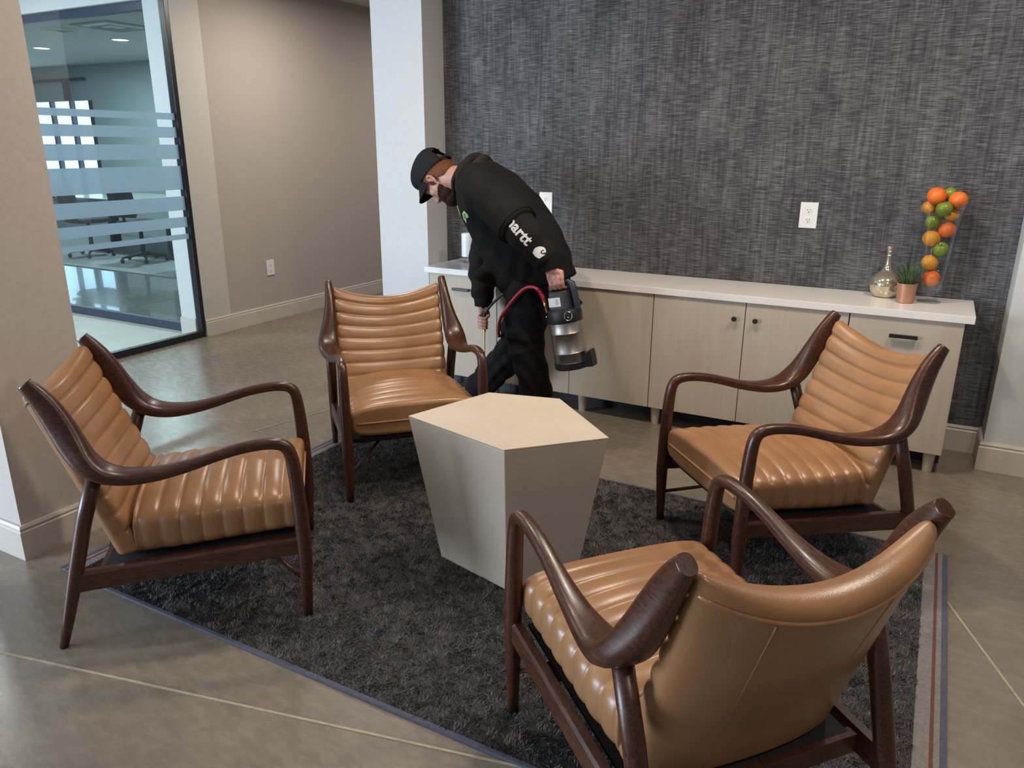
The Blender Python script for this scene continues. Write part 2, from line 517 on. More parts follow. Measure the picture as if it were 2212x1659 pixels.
# saw-cut joints with tan filler
for (ax, ay), (bx, by) in (((-3.6, 0.628), (0.6, 1.60)), ((0.13, 2.80), (0.62, 1.56)), ((-2.96, 2.60), (-2.80, 3.26))):
    d = Vector((bx - ax, by - ay, 0)).normalized(); n = Vector((-d.y, d.x, 0)) * 0.0034
    pts = []
    for z in (0.0002, 0.0022):
        for s, q in ((1, (ax, ay)), (-1, (ax, ay)), (-1, (bx, by)), (1, (bx, by))):
            pts.append((q[0] + s * n.x, q[1] + s * n.y, z))
    Geo().add(pts, [(0, 1, 2, 3), (4, 7, 6, 5), (0, 4, 5, 1), (1, 5, 6, 2), (2, 6, 7, 3), (3, 7, 4, 0)]).build('joint', 'seam', fl)

struct(box('ceiling', 'ceil', -14.6, 4.5, -5.0, 11.0, CEIL, CEIL + 0.1))
struct(box('wall_back', 'textile', -2.74, 2.2, 4.12, 4.24, 0, CEIL))
struct(box('wall_column_left', 'white', -3.09, -2.726, 3.905, 4.30, 0, CEIL))
struct(box('wall_column_right', 'white', 0.335, 2.2, 3.905, 4.30, 0, CEIL))
struct(box('wall_pillar', 'beige', -3.08, -2.691, 1.299, 1.611, 0, CEIL))
struct(box('wall_corridor', 'taupe', XB - 0.22, XB, 4.06, 9.0, 0, CEIL))
struct(box('wall_corridor_end', 'taupe', XB - 0.2, -2.2, 9.0, 9.12, 0, CEIL))
struct(box('trim_1', 'strip', XB - 0.245, XB + 0.008, 3.925, 4.180, 0, CEIL, bevel=0.003))   # pale end post of the glass partition


def baseboard(name, path, outward, h=0.130):
    """profiled skirting swept along a ground path; outward = unit normals per segment side"""
    prof = [(0.0, 0.0), (0.016, 0.0), (0.016, h - 0.024), (0.0125, h - 0.020), (0.0125, h - 0.014), (0.015, h - 0.010), (0.010, h), (0.0, h)]
    rings = []
    for (x, y), (nx, ny) in zip(path, outward):
        rings.append([(x + nx * d, y + ny * d, z) for d, z in prof])
    return struct(Geo().rings(rings).build(name, 'trim'))


baseboard('baseboard_pillar', [(-3.08, 1.299), (-2.691, 1.299), (-2.691, 1.611), (-3.08, 1.611), (-3.08, 1.299)], [(-1, -1), (1, -1), (1, 1), (-1, 1), (-1, -1)])
baseboard('baseboard_corridor', [(XB + 0.008, 3.925), (XB + 0.008, 4.18), (XB, 4.18), (XB, 9.0)], [(1, 0), (1, 0), (1, 0), (1, 0)])
baseboard('baseboard_back', [(0.333, 4.12), (-2.724, 4.12)], [(0, -1), (0, -1)])
baseboard('baseboard_column_right', [(0.335, 4.12), (0.335, 3.905), (2.2, 3.905)], [(-1, 0), (-1, -1), (0, -1)], 0.135)
baseboard('baseboard_column_left', [(-3.09, 4.30), (-3.09, 3.905), (-2.726, 3.905), (-2.726, 4.12)], [(-1, 0), (-1, -1), (1, -1), (1, 0)])

# front glazed partition (black frame, glass with frosted bands)
fw = struct(empty('window_1', (XB - 0.02, 2.7, 0)))


def rel(o, root):
    o.parent = root
    o.matrix_parent_inverse = Matrix.Translation(-Vector(root.location))
    return o


gx = XB - 0.02
rel(box('glass_pane', 'glass_front', gx - 0.005, gx + 0.005, 1.7, 3.895, 0.045, CEIL), fw)
rel(box('bottom_rail', 'frame', gx - 0.025, gx + 0.025, 1.65, 3.922, 0, 0.048, bevel=0.003), fw)
rel(box('side_jamb', 'frame', gx - 0.028, gx + 0.03, 3.888, 3.924, 0.045, CEIL, bevel=0.003), fw)
for z0, z1 in ((1.590, 1.635), (1.469, 1.541), (1.323, 1.422), (1.110, 1.276), (0.963, 1.062), (0.841, 0.914), (0.754, 0.792)):
    rel(box('frosted_band', 'frost', gx + 0.006, gx + 0.0075, 1.7, 3.886, z0, z1), fw)

# passage behind the front glass, then the conference room's own glass wall
YI = 3.978
struct(box('floor_passage', 'passfloor', -14.6, -4.9, -1.0, YI - 0.03, -0.08, 0.0))
struct(box('floor_conference', 'conffloor', -14.6, -4.9, YI - 0.03, 11.0, -0.08, 0.0))
struct(box('wall_header', 'white', -14.6, XB - 0.24, YI - 0.06, YI + 0.06, 2.395, CEIL))
struct(box('wall_jamb', 'white', -5.112, -4.94, YI - 0.055, YI + 0.075, 0, 2.395))
baseboard('baseboard_jamb', [(-5.112, YI - 0.055), (-4.94, YI - 0.055)], [(0, -1), (0, -1)])
iw = struct(empty('window_2', (-6.6, YI, 0)))
rel(box('glass_pane', 'glass_inner', -14.5, -5.115, YI - 0.005, YI + 0.005, 0.06, 2.34), iw)
rel(box('bottom_rail', 'navyframe', -14.5, -5.112, YI - 0.025, YI + 0.025, 0, 0.066, bevel=0.003), iw)
rel(box('top_rail', 'navyframe', -14.5, -5.112, YI - 0.025, YI + 0.025, 2.335, 2.395, bevel=0.003), iw)
struct(box('wall_conference_far', 'greywall', -12.20, -4.9, 8.2, 8.35, 0, CEIL))
struct(box('wall_conference_far_low', 'greywall', -14.6, -12.20, 8.2, 8.35, 0, 0.55))
struct(box('wall_conference_far_high', 'greywall', -14.6, -12.20, 8.2, 8.35, 2.10, CEIL))
dw = struct(empty('window_3', (-13, 8.25, 0)))
for x0, x1 in ((-14.55, -13.30), (-13.24, -12.76), (-12.70, -12.22)):
    rel(box('pane', 'sky', x0, x1, 8.24, 8.26, 0.55, 2.10), dw)
for x in (-13.27, -12.73, -12.22):
    rel(box('mullion', 'navyframe', x - 0.03, x + 0.03, 8.17, 8.235, 0.55, 2.10, bevel=0.004), dw)
rel(box('sill', 'navyframe', -14.55, -12.2, 8.14, 8.235, 0.53, 0.57, bevel=0.004), dw)
struct(box('trim_2', 'frame', -14.5, -12.25, 8.12, 8.18, 2.40, 2.44))
struct(box('trim_3', 'frame', -12.80, -12.70, 8.13, 8.19, 2.10, 2.40))

# ------------------------------------------------------------------ rug
RX0, RX1, RY0, RY1 = -2.52, 0.212, 1.312, 2.925
rug = empty('area_rug', ((RX0 + RX1) / 2, (RY0 + RY1) / 2, 0), 0, 'charcoal shaggy area rug under the four armchairs and pale block table', 'rug')


def rugbox(name, mat, *a):
    return rel(box(name, mat, *a), rug)


rugbox('backing', 'rugback', RX0 + 0.075, RX1 - 0.075, RY0, RY1, 0.0005, 0.005)
for sgn, xe in ((1, RX0), (-1, RX1)):
    def bx(d0, d1): return sorted((xe + sgn * d0, xe + sgn * d1))
    rugbox('edge_binding', 'rugedge', *bx(0.0, 0.016), RY0, RY1, 0.0005, 0.0055)
    rugbox('woven_band', 'rugband', *bx(0.016, 0.030), RY0, RY1, 0.0005, 0.0045)
    rugbox('stripe', 'rugred', *bx(0.030, 0.039), RY0, RY1, 0.0005, 0.0052)
    rugbox('woven_band', 'rugband', *bx(0.039, 0.076), RY0, RY1, 0.0005, 0.0045)


for ye0, ye1 in ((RY0 - 0.010, RY0 + 0.002), (RY1 - 0.002, RY1 + 0.010)):
    rugbox('edge_binding', 'rugedge', RX0 + 0.075, RX1 - 0.075, ye0, ye1, 0.0005, 0.0085)


def rug_pile():
    n = 230000
    x = rng.uniform(RX0 + 0.076, RX1 - 0.076, n); y = rng.uniform(RY0, RY1, n)
    # soft clumps: neighbouring strands lean the same way
    cell = 0.028
    gi = (np.floor(x / cell).astype(int) * 73856093) ^ (np.floor(y / cell).astype(int) * 19349663)
    ca = ((gi % 1000) / 1000.0) * 2 * np.pi
    ang = ca + rng.normal(0, 0.5, n)
    lean = rng.uniform(0.004, 0.013, n)
    h = rng.uniform(0.006, 0.0125, n) * (0.78 + 0.35 * (((gi // 1000) % 100) / 100.0))
    wd = rng.uniform(0.0012, 0.0024, n)
    pa = rng.uniform(0, 2 * np.pi, n)
    V = np.zeros((n, 3, 3))
    V[:, 0] = np.stack([x - wd * np.cos(pa), y - wd * np.sin(pa), np.full(n, 0.004)], 1)
    V[:, 1] = np.stack([x + wd * np.cos(pa), y + wd * np.sin(pa), np.full(n, 0.004)], 1)
    V[:, 2] = np.stack([x + lean * np.cos(ang), y + lean * np.sin(ang), 0.004 + h], 1)
    me = bpy.data.meshes.new('pile')
    me.vertices.add(3 * n); me.vertices.foreach_set('co', V.reshape(-1))
    me.loops.add(3 * n); me.loops.foreach_set('vertex_index', np.arange(3 * n, dtype=np.int32))
    me.polygons.add(n); me.polygons.foreach_set('loop_start', np.arange(0, 3 * n, 3, dtype=np.int32))
    me.update(); me.validate()
    at = me.attributes.new('tone', 'FLOAT', 'POINT')
    tone = np.repeat(np.clip(0.5 + 0.30 * (((gi // 77) % 100) / 100.0 - 0.5) + rng.normal(0, 0.22, n), 0, 1), 3)
    at.data.foreach_set('value', tone.astype(np.float32))
    return me


def pile_mat():
    m, nt, b = new_mat('charcoal_shag')
    a = nt.nodes.new('ShaderNodeAttribute'); a.attribute_name = 'tone'
    r = nt.nodes.new('ShaderNodeValToRGB')
    r.color_ramp.elements[0].color = (0.040, 0.036, 0.034, 1)
    r.color_ramp.elements[1].color = (0.225, 0.198, 0.182, 1)
    nt.links.new(a.outputs['Fac'], r.inputs['Fac']); nt.links.new(r.outputs['Color'], b.inputs['Base Color'])
    b.inputs['Roughness'].default_value = 0.85
    b.inputs['Specular IOR Level'].default_value = 0.2
    return m


pl = link('pile', rug_pile(), pile_mat())
rel(pl, rug)
pl['kind'] = 'stuff'

# ------------------------------------------------------------------ pentagonal block table
T = [(-1.478, 1.974), (-1.046, 1.868), (-0.8075, 2.117), (-1.109, 2.393), (-1.370, 2.331)]
tcx, tcy = sum(p[0] for p in T) / 5, sum(p[1] for p in T) / 5
tb = empty('block_table', (tcx, tcy, 0), 0, 'pale five-sided tapering block table in the middle of the armchairs', 'side table')
g = Geo()
g.rings([[((p[0] - tcx) * k, (p[1] - tcy) * k, z) for p in T] for k, z in ((0.72, 0.006), (0.9995, 0.5385))])
g.build('body', 'table', tb, bevel=0.003)
g = Geo()
g.rings([[((p[0] - tcx) * k, (p[1] - tcy) * k, z) for p in T] for k, z in ((1.0, 0.5386), (1.003, 0.545))])
g.build('table_top', 'table', tb, bevel=0.0015)

# ------------------------------------------------------------------ lounge armchairs
LEATHER, WOOD = 'leather', 'wood'
CHAIR = {}


def superring(n, hw, hh, p=4.0):
    out = []
    for j in range(n):
        a = 2 * PI * j / n
        c, s = math.cos(a), math.sin(a)
        k = (abs(c) ** p + abs(s) ** p) ** (-1.0 / p)
        out.append((hw * c * k, hh * s * k))
    return out


def chan(v, pitch, off):
    return abs(math.sin(PI * (v - off) / pitch)) ** 0.42


def seat_mesh():
    rings = []
    N = 56
    xs = list(np.linspace(-0.168, 0.292, 92))
    tail = [(-0.168 + 0.012 * (1 - math.cos(a)) - 0.010, 0.022 * (1 - math.sin(a))) for a in ()]
    prof = [(-0.176, 0.030), (-0.174, 0.014), (-0.171, 0.004)] + [(x, 0.0) for x in xs] + [(0.292 + 0.017 * math.sin(a), 0.017 * (1 - math.cos(a))) for a in (0.35, 0.7, 1.05, 1.35, 1.57)]
    for x, ins in prof:
        zb = 0.246 + (x + 0.161) * 0.0785
        zt = 0.398 + (x + 0.10) * 0.052
        if x > 0.2: zt -= (x - 0.2) ** 2 * 0.5
        hw = 0.262 if x > -0.05 else 0.262 - 0.012 * ((-0.05 - x) / 0.12)
        zc, hh = (zb + zt) / 2, (zt - zb) / 2
        b = chan(x, 0.059, 0.254) if -0.165 < x < 0.2835 else 1.0
        ring = []
        for y, z in superring(N, hw - ins, hh - ins, 5.0):
            top = max(0.0, min(1.0, 2.5 * (z / hh + 1.0)))       # 0 at the bottom, 1 on sides and top
            d = 0.0095 * (1 - b) * top
            cr = 0.028 * (1 - (y / hw) ** 2) * max(0, z / hh) * (1 - 0.8 * max(0, (x - 0.12) / 0.18))
            side = 0.006 * (1 - (z / hh) ** 2) * (1 if abs(y) > 0.6 * hw else 0)
            yy = y * (1 - d / hw) + math.copysign(side, y)
            zz = z + cr - (d if z > 0.2 * hh else 0) * (1 if abs(y) < 0.9 * hw else 0.4)
            ring.append((x, yy, zc + zz))
        rings.append(ring)
    g = Geo(); g.rings(rings)
    return mesh(g.v, g.f, 'seat_cushion')


BD = Vector((-0.300, 0, 0.954)).normalized()
BN = Vector((0.954, 0, 0.300)).normalized()
B0 = Vector((-0.2345, 0, 0.246))


def back_point(s, y, depth):
    """s along the recline, depth 0 rear .. 1 front"""
    th = 0.104 - 0.042 * (s / 0.56)
    q = 1 - min(1.0, (y / 0.25) ** 2)
    conc = (0.020 + 0.045 * s / 0.56) * q
    ss = s - 0.048 * q * (s / 0.56) ** 2
    p = B0 + BD * ss + BN * (th * depth - conc)
    return Vector((p.x, y, p.z))


def back_mesh():
    rings = []
    N = 60
    ss = list(np.linspace(0.010, 0.540, 108))
    prof = [(0.0, 0.020), (0.003, 0.008)] + [(s, 0.0) for s in ss] + [(0.540 + 0.022 * math.sin(a), 0.022 * (1 - math.cos(a))) for a in (0.4, 0.8, 1.2, 1.57)]
    for s, ins in prof:
        th = 0.104 - 0.042 * (s / 0.56)
        hw = 0.250
        b = chan(s, 0.061, 0.502) if 0.02 < s < 0.515 else 1.0
        ring = []
        for y, n in superring(N, hw - 0.6 * ins, th / 2 - min(1.25 * ins, th / 2 - 0.004), 4.0):
            f = n / (th / 2)
            fr = max(0.0, min(1.0, f + 0.55))
            d = 0.0085 * (1 - b) * fr
            belly = 0.007 * (1 - (y / hw) ** 2) * max(0, f)
            yy = y * (1 - 0.6 * d / hw)
            p = back_point(s, yy, 0.5 + n / th)
            p = p + BN * (belly - (d if f > 0 else 0))
            ring.append(p)
        rings.append(ring)
    g = Geo(); g.rings(rings, False)
    n0 = len(g.v) - N
    for base in (0, n0):
        for j in range(N // 2):
            a, b, c, d = j, j + 1, (N - j - 1) % N, (N - j) % N
            q = [base + k for k in (a, b, c, d)]
            q = list(dict.fromkeys(q))
            if len(q) > 2: g.f.append(tuple(q))
    return mesh(g.v, g.f, 'back_cushion')


ARM = [  # x, z, y centre, half width in y, half thickness
    (0.3040, 0.418, 0.287, 0.0190, 0.0190),
    (0.3026, 0.440, 0.287, 0.0211, 0.0211),
    (0.2985, 0.500, 0.287, 0.0203, 0.0203),
    (0.2930, 0.545, 0.287, 0.0190, 0.0190),
    (0.2830, 0.572, 0.287, 0.0185, 0.0185),
    (0.2620, 0.586, 0.287, 0.0180, 0.0175),
    (0.2200, 0.590, 0.287, 0.0180, 0.0165),
    (0.1500, 0.582, 0.288, 0.0185, 0.0160),
    (0.0800, 0.565, 0.289, 0.0200, 0.0160),
    (0.0100, 0.545, 0.290, 0.0245, 0.0170),
    (-0.0600, 0.531, 0.291, 0.0310, 0.0180),
    (-0.1200, 0.527, 0.292, 0.0390, 0.0195),
    (-0.1700, 0.532, 0.294, 0.0450, 0.0205),
    (-0.2150, 0.549, 0.296, 0.0470, 0.0250),
    (-0.2520, 0.583, 0.293, 0.0430, 0.0310),
    (-0.2790, 0.630, 0.284, 0.0350, 0.0360),
    (-0.3010, 0.680, 0.276, 0.0280, 0.0365),
    (-0.3290, 0.740, 0.271, 0.0220, 0.0325),
    (-0.3560, 0.785, 0.269, 0.0188, 0.0255),
    (-0.3740, 0.810, 0.269, 0.0165, 0.0195),
]


def arm_mesh(sg):
    st = catmull(ARM, 4)
    rings = []
    n = len(st)
    for i in range(n):
        x, z, yc, hw, ht = st[i]
        a = st[max(i - 1, 0)]; b = st[min(i + 1, n - 1)]
        tx, tz = b[0] - a[0], b[1] - a[1]
        L = math.hypot(tx, tz); tx /= L; tz /= L
        nx, nz = -tz, tx
        ring = []
        for u, v in superring(20, hw, ht, 2.0 + 0.5 * min(1.0, i / 12.0) + 0.8 * math.exp(-((i - 50) / 10.0) ** 2)):
            # the outer lip of the elbow is turned down a little, like a paddle
            dip = -0.10 * max(0.0, hw - 0.02) * (u / hw) if hw > 0.02 else 0
            ring.append((x + nx * (v + dip), sg * (yc + u), z + nz * (v + dip)))
        rings.append(ring)
    g = Geo(); g.rings(rings)
    return mesh(g.v, g.f, 'arm')


def round_leg(pts, radii):
    g = Geo(); g.tube(pts, radii, 16)
    return mesh(g.v, g.f, 'leg')


def chair_meshes():
    parts = []

    def add(name, me, mat, smooth=True, label=None):
        me.materials.append(MAT[mat])
        if smooth:
            me.polygons.foreach_set('use_smooth', [len(p.vertices) <= 4 for p in me.polygons])
        parts.append((name, me, label))
    add('seat_cushion', seat_mesh(), 'leather')
    add('back_cushion', back_mesh(), 'leather')
    # piping: front seam of the seat, rear top seam of the back
    g = Geo(); g.tube([(0.3092, y, 0.344) for y in np.linspace(-0.243, 0.243, 15)], 0.0048, 8)
    add('seat_piping', mesh(g.v, g.f, 'seat_piping'), 'leather')
    def rear(y, s_, out=0.0):
        return back_point(s_, y, 0.5 - 0.5 * (1 - min(1, abs(y) / 0.25) ** 4) ** 0.25 - out)
    g = Geo(); g.tube([rear(y, 0.527, 0.01) for y in np.linspace(-0.247, 0.247, 33)], 0.0042, 8)
    add('back_piping', mesh(g.v, g.f, 'back_piping'), 'leather')
    g = Geo()
    for yy in (-0.125, 0.125):
        g.tube([back_point(s, yy + 0.03 * (0.52 - s) * (1 if yy < 0 else -1), 0.020) for s in np.linspace(0.02, 0.515, 20)], 0.0022, 6)
    add('back_seam', mesh(g.v, g.f, 'back_seam'), 'leather')
    for sg in (1, -1):
        add('arm', arm_mesh(sg), 'wood')
        add('leg', round_leg([(0.303, sg * 0.2875, 0.0), (0.3055, sg * 0.2875, 0.08), (0.309, sg * 0.287, 0.22), (0.306, sg * 0.287, 0.36), (0.3025, sg * 0.287, 0.440), (0.2987, sg * 0.287, 0.495)], [0.0140, 0.0170, 0.0222, 0.0226, 0.02145, 0.0196]), 'wood')
        add('leg', round_leg([(-0.398, sg * 0.2844, 0.0), (-0.372, sg * 0.2846, 0.09), (-0.330, sg * 0.285, 0.24), (-0.285, sg * 0.287, 0.40), (-0.232, sg * 0.291, 0.552)], [0.0125, 0.0165, 0.0215, 0.0220, 0.0210]), 'wood')
        # side rail with chamfered upper edge
        g = Geo()
        rings = []
        for x, zc, hh in ((-0.328, 0.212, 0.030), (0.295, 0.2545, 0.0275)):
            yo, yi = sg * 0.298, sg * 0.272
            rings.append([(x, yo, zc - hh), (x, yi, zc - hh), (x, yi, zc + hh), (x, yo - sg * 0.006, zc + hh), (x, yo, zc + hh - 0.008)])
        g.rings(rings)
        add('side_rail', mesh(g.v, g.f, 'side_rail'), 'wood', False)
        g = Geo(); g.tube([(0.300, sg * 0.280, 0.128), (0.18, sg * 0.165, 0.190), (0.062, sg * 0.055, 0.252)], 0.0068, 8)
        add('brace', mesh(g.v, g.f, 'brace'), 'wood')
    # cross rails that carry the webbing
    g = Geo(); g.box(0.135, 0.160, -0.272, 0.272, 0.205, 0.250); add('cross_rail', mesh(g.v, g.f, 'cross_rail'), 'wood', False)
    g = Geo(); g.box(-0.275, -0.250, -0.272, 0.272, 0.190, 0.236); add('cross_rail', mesh(g.v, g.f, 'cross_rail'), 'wood', False)
    g = Geo()
    g.add([(x, y, z0 + dz) for x, z0 in ((-0.262, 0.226), (0.285, 0.264)) for y in (-0.255, 0.255) for dz in (0.0, 0.010)],
          [(0, 1, 3, 2), (4, 6, 7, 5), (0, 4, 5, 1), (2, 3, 7, 6), (0, 2, 6, 4), (1, 5, 7, 3)])
    add('webbing', mesh(g.v, g.f, 'webbing'), 'deck', False, 'black webbing under the cushions')
    return parts


CP = chair_meshes()
CHAIRS = [
    (-1.97877, 1.53057, 42.36, 'tan channelled leather armchair at far left facing right, beside the beige pillar'),
    (-1.99158, 2.62820, -43.44, 'tan channelled leather armchair facing the camera, in front of the bending man'),
    (-0.37803, 2.68905, -137.06, 'tan channelled leather armchair facing left, in front of the cabinets'),
    (-0.37162, 1.48319, 139.93, 'tan leather armchair nearest the camera, seen from behind with its plain outer back'),
]
for i, (cx, cy, ang, lab) in enumerate(CHAIRS):
    root = empty('lounge_armchair', (cx, cy, 0.0), R(ang), lab, 'armchair', 'four leather lounge armchairs around the block table')
    for nm, me, plab in CP:
        o = bpy.data.objects.new(nm, me)
        COL.objects.link(o)
        o.parent = root
        if plab: o['label'] = plab

# ------------------------------------------------------------------ sideboard along the back wall
YF = 3.712
ct = box('countertop', 'counter', -2.615, 0.204, 3.70, 4.116, 0.7085, 0.742, bevel=0.002)
tag(ct, 'long white quartz countertop lying over the row of pale cabinets', 'countertop')


def cabinet(x0, x1, kind, label, legs):
    xc = (x0 + x1) / 2
    root = empty('base_cabinet', (xc, YF, 0), 0, label, 'cabinet', 'pale oak cabinets under the white countertop')
    h0, h1 = x0 - xc, x1 - xc
    box('body', 'cabinet', h0 + 0.001, h1 - 0.001, 0.019, 0.395, 0.100, 0.708, root)
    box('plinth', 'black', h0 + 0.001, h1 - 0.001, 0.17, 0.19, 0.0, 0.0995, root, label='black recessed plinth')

    def door(a, b, hinge):
        d = box('door', 'cabinet', a + 0.002, b - 0.002, 0.0, 0.018, 0.100, 0.7065, root, bevel=0.0012)
        d_c = (a + b) / 2
        if hinge == 'pull':
            box('pull_handle', 'black', d_c - 0.057, d_c + 0.057, -0.026, -0.014, 0.619, 0.635, d, bevel=0.002, label='black bar pull')
            for s in (-0.045, 0.045):
                box('pull_post', 'black', d_c + s - 0.005, d_c + s + 0.005, -0.0145, 0.0005, 0.622, 0.632, d)
        else:
            kx = b - 0.048 if hinge == 'right' else a + 0.052
            gk = Geo()
            gk.rings([[(kx + r * math.cos(t), yk, 0.626 + r * math.sin(t)) for t in [2 * PI * j / 14 for j in range(14)]] for r, yk in ((0.005, 0.0), (0.005, -0.012), (0.0115, -0.014), (0.0125, -0.018), (0.0125, -0.024), (0.010, -0.027))])
            gk.build('knob', 'black', d, True, label='round black knob')
    if kind == 'single':
        door(h0, h1, 'pull')
    else:
        door(h0, 0, 'right')
        door(0, h1, 'left')
    for lx in legs:
        gl = Geo()
        gl.lathe([(0.019, 0.0), (0.020, 0.004), (0.0265, 0.094), (0.0265, 0.0998)], 18, (lx - xc, 0.045, 0))
        gl.build('leg', 'cableg', root, True)


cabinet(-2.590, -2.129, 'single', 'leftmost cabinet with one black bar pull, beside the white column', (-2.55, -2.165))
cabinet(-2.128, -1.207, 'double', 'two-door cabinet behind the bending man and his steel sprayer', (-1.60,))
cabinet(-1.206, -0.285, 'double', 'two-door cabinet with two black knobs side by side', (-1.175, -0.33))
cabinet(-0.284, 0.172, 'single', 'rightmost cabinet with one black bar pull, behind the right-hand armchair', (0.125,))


# ------------------------------------------------------------------ wall plates
def outlet(name, loc, rz, wd, ht, label, slots=True):
    root = empty(name, loc, rz, label, 'wall plate', 'white wall plates')
    Geo().box(-wd / 2, wd / 2, -0.007, 0.0, -ht / 2, ht / 2).build('cover_plate', 'plate', root, bevel=0.003)
    for s in (-1, 1):
        g = Geo()
        g.rings([[(0.016 * math.cos(t) * 1.05, yk, s * 0.0235 + max(-0.0125, min(0.0125, 0.0165 * math.sin(t)))) for t in [2 * PI * j / 20 for j in range(20)]] for yk in (-0.0065, -0.0090)])
        r_ = g.build('receptacle', 'plate', root)
        gs = Geo()
        for sx in (-0.0062, 0.0062):
            gs.box(sx - 0.0012, sx + 0.0012, -0.0093, -0.0088, s * 0.0235 - 0.001, s * 0.0235 + 0.0075)
        gs.box(-0.0025, 0.0025, -0.0093, -0.0088, s * 0.0235 - 0.0095, s * 0.0235 - 0.0050)
        gs.build('slots', 'slot', r_)
    return root


outlet('wall_outlet', (-0.566, 4.119, 1.098), 0, 0.084, 0.126, 'white double outlet on the dark textile wall right of centre')
outlet('wall_outlet', (-2.027, 4.119, 1.103), 0, 0.084, 0.126, "white wall plate on the dark textile wall half hidden behind the man's back")
outlet('wall_outlet', (XB + 0.001, 4.643, 0.441), R(90), 0.084, 0.126, 'white outlet low on the taupe corridor wall')

# ------------------------------------------------------------------ things on the countertop
ZT = 0.7425
# mercury glass carafe
bt = empty('mercury_glass_bottle', (-0.172, 4.015, ZT), 0, 'round silvery-gold mercury glass bottle with thin neck, left of the copper pot', 'bottle')
prof = [(0.030, 0.0), (0.046, 0.003), (0.060, 0.022), (0.069, 0.048), (0.070, 0.066), (0.062, 0.088), (0.046, 0.106), (0.028, 0.122), (0.017, 0.140), (0.0125, 0.160), (0.0115, 0.205), (0.0125, 0.226), (0.0150, 0.232), (0.0150, 0.238), (0.010, 0.239)]
pr = catmull(prof, 3)
Geo().lathe([tuple(p) for p in pr], 32).build('body', 'mercury', bt, True)
for zz in (0.142, 0.196, 0.215):
    Geo().tube([((0.0165 if zz < 0.15 else 0.0135) * math.cos(a), (0.0165 if zz < 0.15 else 0.0135) * math.sin(a), zz) for a in [2 * PI * j / 18 for j in range(19)]], 0.002, 6).build('neck_ring', 'chrome', bt, True, label='bright ring on the neck')

# copper pot with grass
pp = empty('potted_grass', (-0.076, 3.905, ZT), 0, 'copper pot of spiky green grass between the mercury bottle and the fruit vase', 'potted plant')
Geo().lathe([(0.0350, 0.0), (0.0370, 0.002), (0.0425, 0.086), (0.0425, 0.089), (0.0395, 0.089), (0.0385, 0.078), (0.010, 0.077)], 30).build('pot', 'copper', pp, True)
Geo().lathe([(0.0375, 0.074), (0.0380, 0.080), (0.010, 0.083)], 24).build('soil', 'soil', pp, True)
for k in range(64):
    a = random.uniform(0, 2 * PI); r0 = random.uniform(0, 0.026); sp = random.uniform(0.012, 0.062); h = random.uniform(0.07, 0.118)
    bxp, byp = r0 * math.cos(a), r0 * math.sin(a)
    pts = [(bxp + sp * t * t * math.cos(a), byp + sp * t * t * math.sin(a), 0.078 + h * t - 0.012 * t * t) for t in (0, 0.35, 0.7, 1.0)]
    Geo().tube(pts, [0.0019, 0.0022, 0.0016, 0.0004], 5).build('blade', 'leaf', pp, True)

# tall trumpet vase
vs = empty('fruit_vase', (0.020, 3.968, ZT), 0, 'tall clear glass trumpet vase on a round foot, filled with citrus and apples', 'vase')
outer = [(0.050, 0.0), (0.049, 0.004), (0.016, 0.012), (0.009, 0.022), (0.012, 0.034), (0.032, 0.050), (0.047, 0.072), (0.056, 0.12), (0.061, 0.20), (0.068, 0.30), (0.082, 0.40), (0.098, 0.455)]
inner = [(0.096, 0.455), (0.080, 0.40), (0.066, 0.30), (0.059, 0.20), (0.054, 0.12), (0.045, 0.075), (0.028, 0.056), (0.004, 0.050)]
Geo().lathe(outer + inner, 36).build('glass_body', 'vase', vs, True)

FR = [  # x, y, z, r, kind, label
    (0.015, 3.968, 0.852, 0.0375, 'o', 'lowest orange at the foot of the fruit vase'),
    (-0.002, 3.968, 0.923, 0.0360, 'y', 'golden orange second from the bottom of the vase'),
    (0.034, 3.962, 0.985, 0.0335, 'a', 'green apple with its stem hollow showing, low in the vase'),
    (-0.011, 3.966, 1.031, 0.0375, 'y', 'golden orange halfway up the vase at its left'),
    (0.046, 3.970, 1.071, 0.0355, 'o', 'orange halfway up the vase at its right'),
    (-0.016, 3.966, 1.104, 0.0325, 'a', 'green apple at the left above the golden orange'),
    (0.054, 3.985, 1.138, 0.0310, 'y', 'golden orange at the right under the top orange'),
    (0.021, 3.935, 1.164, 0.0345, 'a', 'green apple at the front near the rim of the vase'),
    (-0.040, 3.985, 1.165, 0.0310, 'y', 'golden orange at the left rim under the topmost orange'),
    (-0.017, 3.962, 1.217, 0.0395, 'o', 'topmost orange at the left, heaped above the rim'),
    (0.069, 3.960, 1.203, 0.0385, 'o', 'orange at the top right, overhanging the rim'),
    (0.030, 4.005, 1.224, 0.0320, 'a', 'green apple at the back between the two top oranges'),
]


def fruit_mesh(r, kind, seed):
    rs = random.Random(seed)
    nu, nv = 24, 16
    vs_, fs_ = [], []
    for i in range(nv + 1):
        th = PI * i / nv
        for j in range(nu):
            ph = 2 * PI * j / nu
            rr = r * (1 + 0.012 * math.sin(3 * ph + seed))
            z = r * 0.96 * math.cos(th)
            rad = rr * math.sin(th)
            if kind == 'a':
                z -= 0.34 * r * math.exp(-(math.sin(th) / 0.28) ** 2) * (1 if i < nv / 2 else -0.6)
                rad *= 1.0 + 0.05 * math.cos(th)
            else:
                z -= 0.05 * r * math.exp(-(math.sin(th) / 0.15) ** 2) * (1 if i < nv / 2 else -1)
            vs_.append((rad * math.cos(ph), rad * math.sin(ph), z))
    for i in range(nv):
        for j in range(nu):
            a = i * nu + j; b = i * nu + (j + 1) % nu
            fs_.append((a, b, b + nu, a + nu))
    return Geo().add(vs_, fs_)


